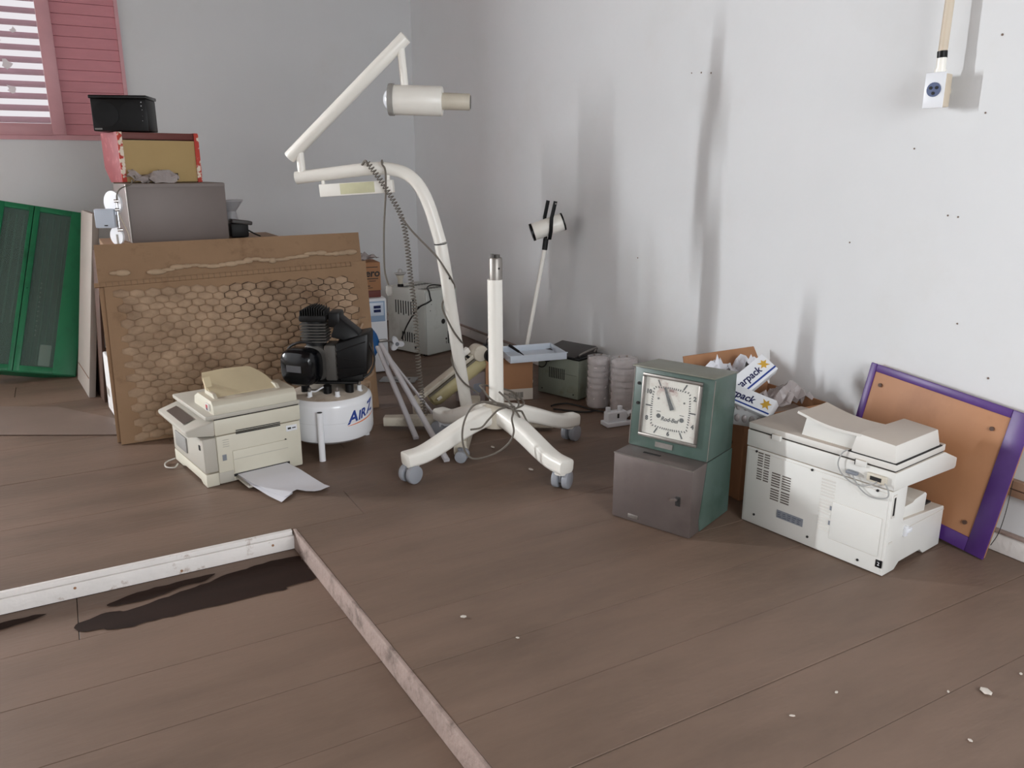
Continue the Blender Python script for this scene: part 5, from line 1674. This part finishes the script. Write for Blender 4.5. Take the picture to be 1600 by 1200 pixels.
# ---- cream lamp arm unit lying on the floor
HA, HB = Vector((-1.035, -2.45, 0.035)), Vector((-0.640, -2.44, 0.272))
t = thing('lamp_arm', 'cream dental arm with a rounded cylinder lying behind the tall lamp mast', 'dental arm', HA)
D = HB - HA
d = D.normalized()
up_ = Vector((0, 0, 1)) - d * d.z
up_.normalize()
AM = basis((0, 0, 0), d, up_.cross(d), up_)
La = D.length
G().box(0.0, La, -0.028, 0.028, 0.018, 0.040, bev=0.006, M=AM).done('arm_channel', CREAMOLD, t)
G().box(0.08, La - 0.05, -0.030, -0.024, 0.004, 0.016, M=AM).done('arm_slot', mat('olive_grey', (110, 104, 92), .5), t, smooth=0)  # olive grey strip just below the channel
G().lathe([(0.004, 0.085), (0.035, 0.090), (0.048, 0.112), (0.050, 0.14), (0.050, 0.42), (0.040, 0.435)], 26, M=basis((0, 0, 0), up_.cross(d), up_, d) @ Matrix.Translation((0.020, -0.034, 0))).done('cylinder', YELCREAM, t)
G().cyl(AM @ Vector((La - 0.03, -0.04, 0.020)), AM @ Vector((La - 0.03, 0.035, 0.020)), 0.042, n=24, bev=0.005).done('pivot_drum', CREAMOLD, t)
G().cyl(AM @ Vector((La + 0.004, -0.058, -0.016)), AM @ Vector((La + 0.004, -0.038, -0.016)), 0.034, n=22).done('black_knob', BLACK, t)
G().cyl(AM @ Vector((0.02, -0.02, 0.028)), AM @ Vector((-0.018, -0.02, -0.045)), 0.026, n=18, bev=0.006).done('elbow', CREAMOLD, t)
G().box(0.100, 0.126, -0.073, -0.062, -0.020, -0.006, bev=0.002, M=AM).done('catch', CREAM, t)
G().cyl(AM @ Vector((0.26, -0.070, -0.030)), AM @ Vector((0.26, -0.064, -0.030)), 0.010, n=12).done('side_plug', DARKLINE, t)
for k_ in range(4):
    G().cyl(AM @ Vector((La - 0.16 + k_ * 0.022, -0.026, 0.040)), AM @ Vector((La - 0.16 + k_ * 0.022, -0.010, 0.046)), 0.008, n=10).done('terminal', BLACK, t)
g = G()
g.box(La - 0.12, La - 0.06, 0.0, 0.03, 0.045, 0.075, bev=0.004, M=AM)
g.done('bracket', CREAM, t)
# block that props the arm's upper end
t = thing('grey_plinth', 'grey painted block under the raised end of the cream arm', 'block', (-0.700, -2.40, 0))
G().box(-0.05, 0.06, -0.05, 0.07, 0.001, 0.165, bev=0.006, M=Matrix.Rotation(R(12), 4, 'Z')).done('block_body', mat('mauve_grey', (140, 128, 126), .5), t)
G().box(-0.02, 0.03, -0.0515, -0.049, 0.06, 0.11, M=Matrix.Rotation(R(12), 4, 'Z')).done('block_label', GREYLBL, t, smooth=0)

# ---- brown carton with white label carrying the enamel tray
ub = Vector((0.19, -0.05, 0)).normalized()
t = thing('parts_carton', 'small brown carton with a white barcode label under the enamel tray', 'carton', (-0.600, -2.466, 0), math.atan2(ub.y, ub.x))
G().box(0.0, 0.215, 0.0, 0.18, 0.001, 0.226, bev=0.002).done('carton_body', CARDBOX, t)
lb = G().box(0.004, 0.2155, -0.0015, 0.001, 0.003, 0.064).done('white_label', mat('carton_label', (206, 196, 184), .6, var=.04), t, smooth=0)
g = G()
for k_ in range(22):
    x_ = 0.085 + k_ * 0.0036
    g.box(x_, x_ + random.choice((.0012, .0020)), -0.0022, -0.0014, 0.016, 0.046)
bc = g.done('barcode', INK, lb, smooth=0)
bc['kind'] = 'stuff'
# tray
T0, T1, T2 = Vector((-0.569, -2.596, 0.234)), Vector((-0.274, -2.660, 0.236)), Vector((-0.450, -2.364, 0.234))
ex = (T1 - T0).normalized()
ey = (T2 - T0)
ey = (ey - ex * ey.dot(ex)).normalized()
t = thing('enamel_tray', 'shallow white enamel tray resting on the brown carton', 'tray', M=basis(T0, ex, ey, ex.cross(ey)))
Lt, Wt = 0.305, 0.245
G().box(0.004, Lt - 0.004, 0.004, Wt - 0.004, 0.0, 0.004).done('tray_floor', TRAYW, t, smooth=0)
for (x0, x1, y0, y1) in ((0, Lt, 0, 0.004), (0, Lt, Wt - .004, Wt), (0, 0.004, 0.004, Wt - .004), (Lt - .004, Lt, 0.004, Wt - .004)):
    G().box(x0, x1, y0, y1, 0.0, 0.036, bev=0.001).done('tray_wall', TRAYW, t)
G().box(-0.004, Lt + 0.004, -0.004, 0.002, 0.033, 0.038, bev=0.0015).done('tray_rim', TRAYW, t)
pen = G()
pen.cyl((-0.463, -2.395, 0.278), (-0.447, -2.470, 0.256), 0.0085, 0.0065, n=12, bev=0.002)
pen.cyl((-0.447, -2.470, 0.256), (-0.440, -2.510, 0.245), 0.0050, 0.0015, n=10)
o_ = pen.done('handpiece', BLACK)
tag(o_, 'black pointed handpiece lying in the white enamel tray', 'handpiece')
# black gadget on the carton's left half, behind the post
t = thing('black_device', 'black device with a looped wire on the carton behind the short post', 'device', (-0.552, -2.335, 0.227), R(-12))
G().box(-0.03, 0.03, -0.03, 0.03, 0.0, 0.058, bev=0.006).done('device_body', BLACK, t)
G().lathe([(0.016, 0.0), (0.016, 0.022), (0.010, 0.026)], 16, M=Matrix.Translation((0.012, -0.005, 0.058))).done('device_cap', mat('dull_pink', (128, 104, 98), .5), t)
G().tube(cat([(-0.02, 0, 0.05), (-0.01, 0.0, 0.085), (0.03, 0.01, 0.09), (0.07, 0.0, 0.07)], 6), 0.0028, n=7).done('wire_loop', CORDB, t)

# ---- green-grey metal unit with dark lid
ug = Vector((0.089, -0.264, 0)).normalized()      # along its long front, left to right corner
t = thing('grey_green_unit', 'grey-green metal unit with vent slots and dark lid by the wall', 'machine', (-0.292, -2.410, 0), math.atan2(ug.y, ug.x))
Lg, Dg, Hg_ = 0.275, 0.205, 0.218
G().box(0.0, Lg, 0.0, Dg, 0.006, Hg_, bev=0.004).done('case', GREENGREY, t)
for k_ in range(9):
    G().box(0.078 + k_ * 0.0125, 0.083 + k_ * 0.0125, -0.0014, 0.001, 0.100, 0.158).done('vent_slot', DARKLINE, t, smooth=0)
G().box(0.155, Lg - 0.01, -0.0010, 0.001, 0.133, 0.136).done('seam', mat('unit_seam', (110, 114, 104), .6), t, smooth=0)
for x_, z_ in ((0.03, 0.03), (Lg - .03, 0.03)):
    G().cyl((x_, -0.002, z_), (x_, 0.001, z_), 0.004, n=8).done('screw', DARKLINE, t)
G().cyl((Lg + .0005, 0.10, 0.11), (Lg + .004, 0.10, 0.11), 0.008, n=12).done('side_port', DARKLINE, t)
G().box(-0.006, Lg + 0.008, -0.006, Dg + 0.004, Hg_, Hg_ + 0.010, bev=0.004).done('lid_rim', BLACK, t)
ld = G().hexa([(0.01, 0.0, Hg_ + .010), (Lg - .03, 0.0, Hg_ + .010), (Lg - .02, Dg - .01, Hg_ + .010), (0.01, Dg - .01, Hg_ + .010),
               (0.01, 0.0, Hg_ + .016), (Lg - .03, 0.0, Hg_ + .016), (Lg - .03, Dg - .01, Hg_ + .045), (0.01, Dg - .01, Hg_ + .045)], bev=0.003).done('lid', DARKLID, t)
G().tube(cat([(Lg - .02, 0.03, Hg_ + .012), (Lg - .005, 0.03, Hg_ + .032), (Lg - .005, 0.16, Hg_ + .045), (Lg - .02, 0.165, Hg_ + .020)], 5), 0.0055, n=8).done('carry_handle', STEEL, ld)
g = G()
g.tube(cat([(0.075, -0.012, 0.200), (0.062, -0.014, 0.165), (0.035, -0.012, 0.150), (0.012, -0.008, 0.152)], 6), 0.0030, n=7)
g.done('front_lead', CORDB, t)
G().prism([(0.055, 0.212), (0.105, 0.212), (0.092, 0.190), (0.068, 0.186)], -0.026, -0.004, 'y', bev=0.003).done('lead_plug', BLACK, t)

# ---- wrapped stacks of cups
for i, (lab, loc, rad, hgt) in enumerate((
        ('plastic-wrapped stack of cups touching the grey-green unit', (-0.160, -2.790, 0.0), 0.061, 0.266),
        ('plastic-wrapped stack of cups nearest to the punch clock', (-0.105, -2.930, 0.0), 0.070, 0.278))):
    t = thing('wrapped_cups', lab, 'wrapped cups', loc, group='plastic-wrapped cup stacks')
    n_c = 8
    for k_ in range(n_c):
        z0 = 0.004 + (hgt - 0.012) * k_ / n_c
        z1 = z0 + (hgt - 0.012) / n_c * 0.86
        G().lathe([(rad * 0.80, z0), (rad * 0.88, z0 + .002), (rad * 0.92, z1 - .004), (rad * 0.86, z1)], 22).done('cup', CUPS, t)
    prof = [(rad * .9, 0.001)]
    for k_ in range(13):
        prof.append((rad * (0.97 + 0.03 * math.sin(k_ * 2.3)), 0.01 + (hgt - .02) * k_ / 12))
    prof += [(rad * .93, hgt), (rad * .5, hgt + .003), (0.004, hgt + .002)]
    gw = G().lathe(prof, 34)
    for v in gw.bm.verts:
        q_ = 1 + 0.12 * noise.noise(Vector((v.co.x * 60, v.co.y * 60, v.co.z * 45 + i * 9)))
        v.co.x *= q_
        v.co.y *= q_
    gw.done('plastic_wrap', WRAP, t)
    for a_ in (0.5, 2.2):
        G().cyl((rad * .4 * math.cos(a_), rad * .4 * math.sin(a_), hgt + .003), (rad * .4 * math.cos(a_), rad * .4 * math.sin(a_), hgt + .006), 0.005, n=8).done('dark_spot', MARK, t)

# ---- white plastic fittings on the floor next to the clock
t = thing('plastic_fitting', 'white plastic pump fitting on the floor between cups and clock', 'fitting', (-0.235, -3.095, 0), R(-6))
g = G()
g.box(-0.095, 0.05, -0.03, 0.04, 0.001, 0.022, bev=0.004)
g.box(-0.085, 0.02, -0.018, 0.03, 0.020, 0.070, bev=0.006)
g.done('fitting_body', WHITEPLAS, t)
for x_ in (-0.075, -0.010):
    G().cyl((x_, 0.005, 0.066), (x_, 0.005, 0.092), 0.012, n=14).done('spigot', WHITEPLAS, t)
G().cyl((0.02, 0.0, 0.045), (0.10, 0.02, 0.050), 0.016, n=16, bev=0.003).done('side_pipe', WHITEPLAS, t)
G().box(-0.036, -0.026, -0.0195, -0.0165, 0.040, 0.062).done('label_mark', DARKLINE, t, smooth=0)
G().cyl((0.045, -0.012, 0.035), (0.045, 0.03, 0.035), 0.018, n=16).done('rubber_ring', DARKWOOD, t)

# ---- black lead on the floor in front of the metal unit
o_ = G().tube(cat([(-0.38, -2.69, 0.006), (-0.347, -2.677, 0.006), (-0.285, -2.690, 0.006), (-0.253, -2.756, 0.006), (-0.234, -2.844, 0.006), (-0.20, -2.93, 0.008), (-0.19, -3.02, 0.010)], 8), 0.0045, n=8).done('black_lead', CORDB)
tag(o_, 'black lead on the floor running from the unit to the fitting', 'cord')
o_ = G().tube(cat([(-0.40, -2.74, 0.006), (-0.376, -2.764, 0.006), (-0.340, -2.810, 0.006), (-0.30, -2.852, 0.006), (-0.26, -2.868, 0.006), (-0.215, -2.865, 0.006)], 8), 0.0045, n=8).done('black_lead', CORDB)
tag(o_, 'short black lead curving nearest the caster leg on the floor', 'cord')

# ---- flat bits on the floor
t = thing('plastic_plate', 'flat grey plastic plate on the floor in front of the sterilisers', 'plate', (-0.86, -1.80, 0), R(-35))
G().box(-0.11, 0.10, -0.06, 0.05, 0.001, 0.008, bev=0.003).done('plate_body', mat('grey_plate', (150, 150, 150), .4, var=.05), t)
G().tube(cat([(-0.05, -0.03, 0.010), (0.0, -0.045, 0.011), (0.04, -0.03, 0.010), (0.06, 0.0, 0.010)], 6), 0.002, n=6).done('wire', CORDB, t)
o_ = G()  # lighter patch of floor, built as a thin flat brown sheet
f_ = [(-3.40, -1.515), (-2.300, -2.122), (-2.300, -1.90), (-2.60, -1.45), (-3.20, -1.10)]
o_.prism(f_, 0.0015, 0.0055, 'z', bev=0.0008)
tag(o_.done('floor_patch_sheet', PATCHBROWN, smooth=0), 'thin flat sheet forming the lighter brown floor patch below the green cabinet', 'hardboard')

# ---- crumbs of plaster and paper on the floor
random.seed(3)
CR = ['pale paper scrap on the floor under the short white stand', 'pale splinter on the floor just left of the front right caster', 'tiny pale crumb on bare floor, farther of the middle foreground pair',
      'small pale crumb on bare floor left of the foreground pair', 'tiny pale crumb on the floor at right, nearest the copier', 'tiny pale crumb on the floor at the bottom right',
      'largest pale chip on the floor at the bottom right', 'tiny pale crumb on the floor at the right picture edge', 'pale chip on the floor beside the bare wooden step edge', 'tiny pale crumb on the floor seam right of the step edge']
for i, (x_, y_, s_) in enumerate(((-0.935, -3.088, .014), (-0.925, -3.402, .014), (-1.026, -4.985, .006), (-1.183, -4.993, .008), (-0.794, -5.113, .006), (-0.91, -5.238, .006), (-0.719, -5.158, .016), (-0.574, -5.158, .006), (-1.65, -4.26, .010), (-1.57, -4.42, .006))):
    b = G()
    b.ball((0, 0, s_ * .3), s_, 1.0, random.uniform(.4, .8), 0.28, sub=1)
    o_ = b.done('plaster_crumb', CHIP)
    o_.location = (x_, y_, 0.001)
    o_.rotation_euler = (0, 0, random.uniform(0, 3))
    tag(o_, CR[i], 'debris', 'pale crumbs on the floor')
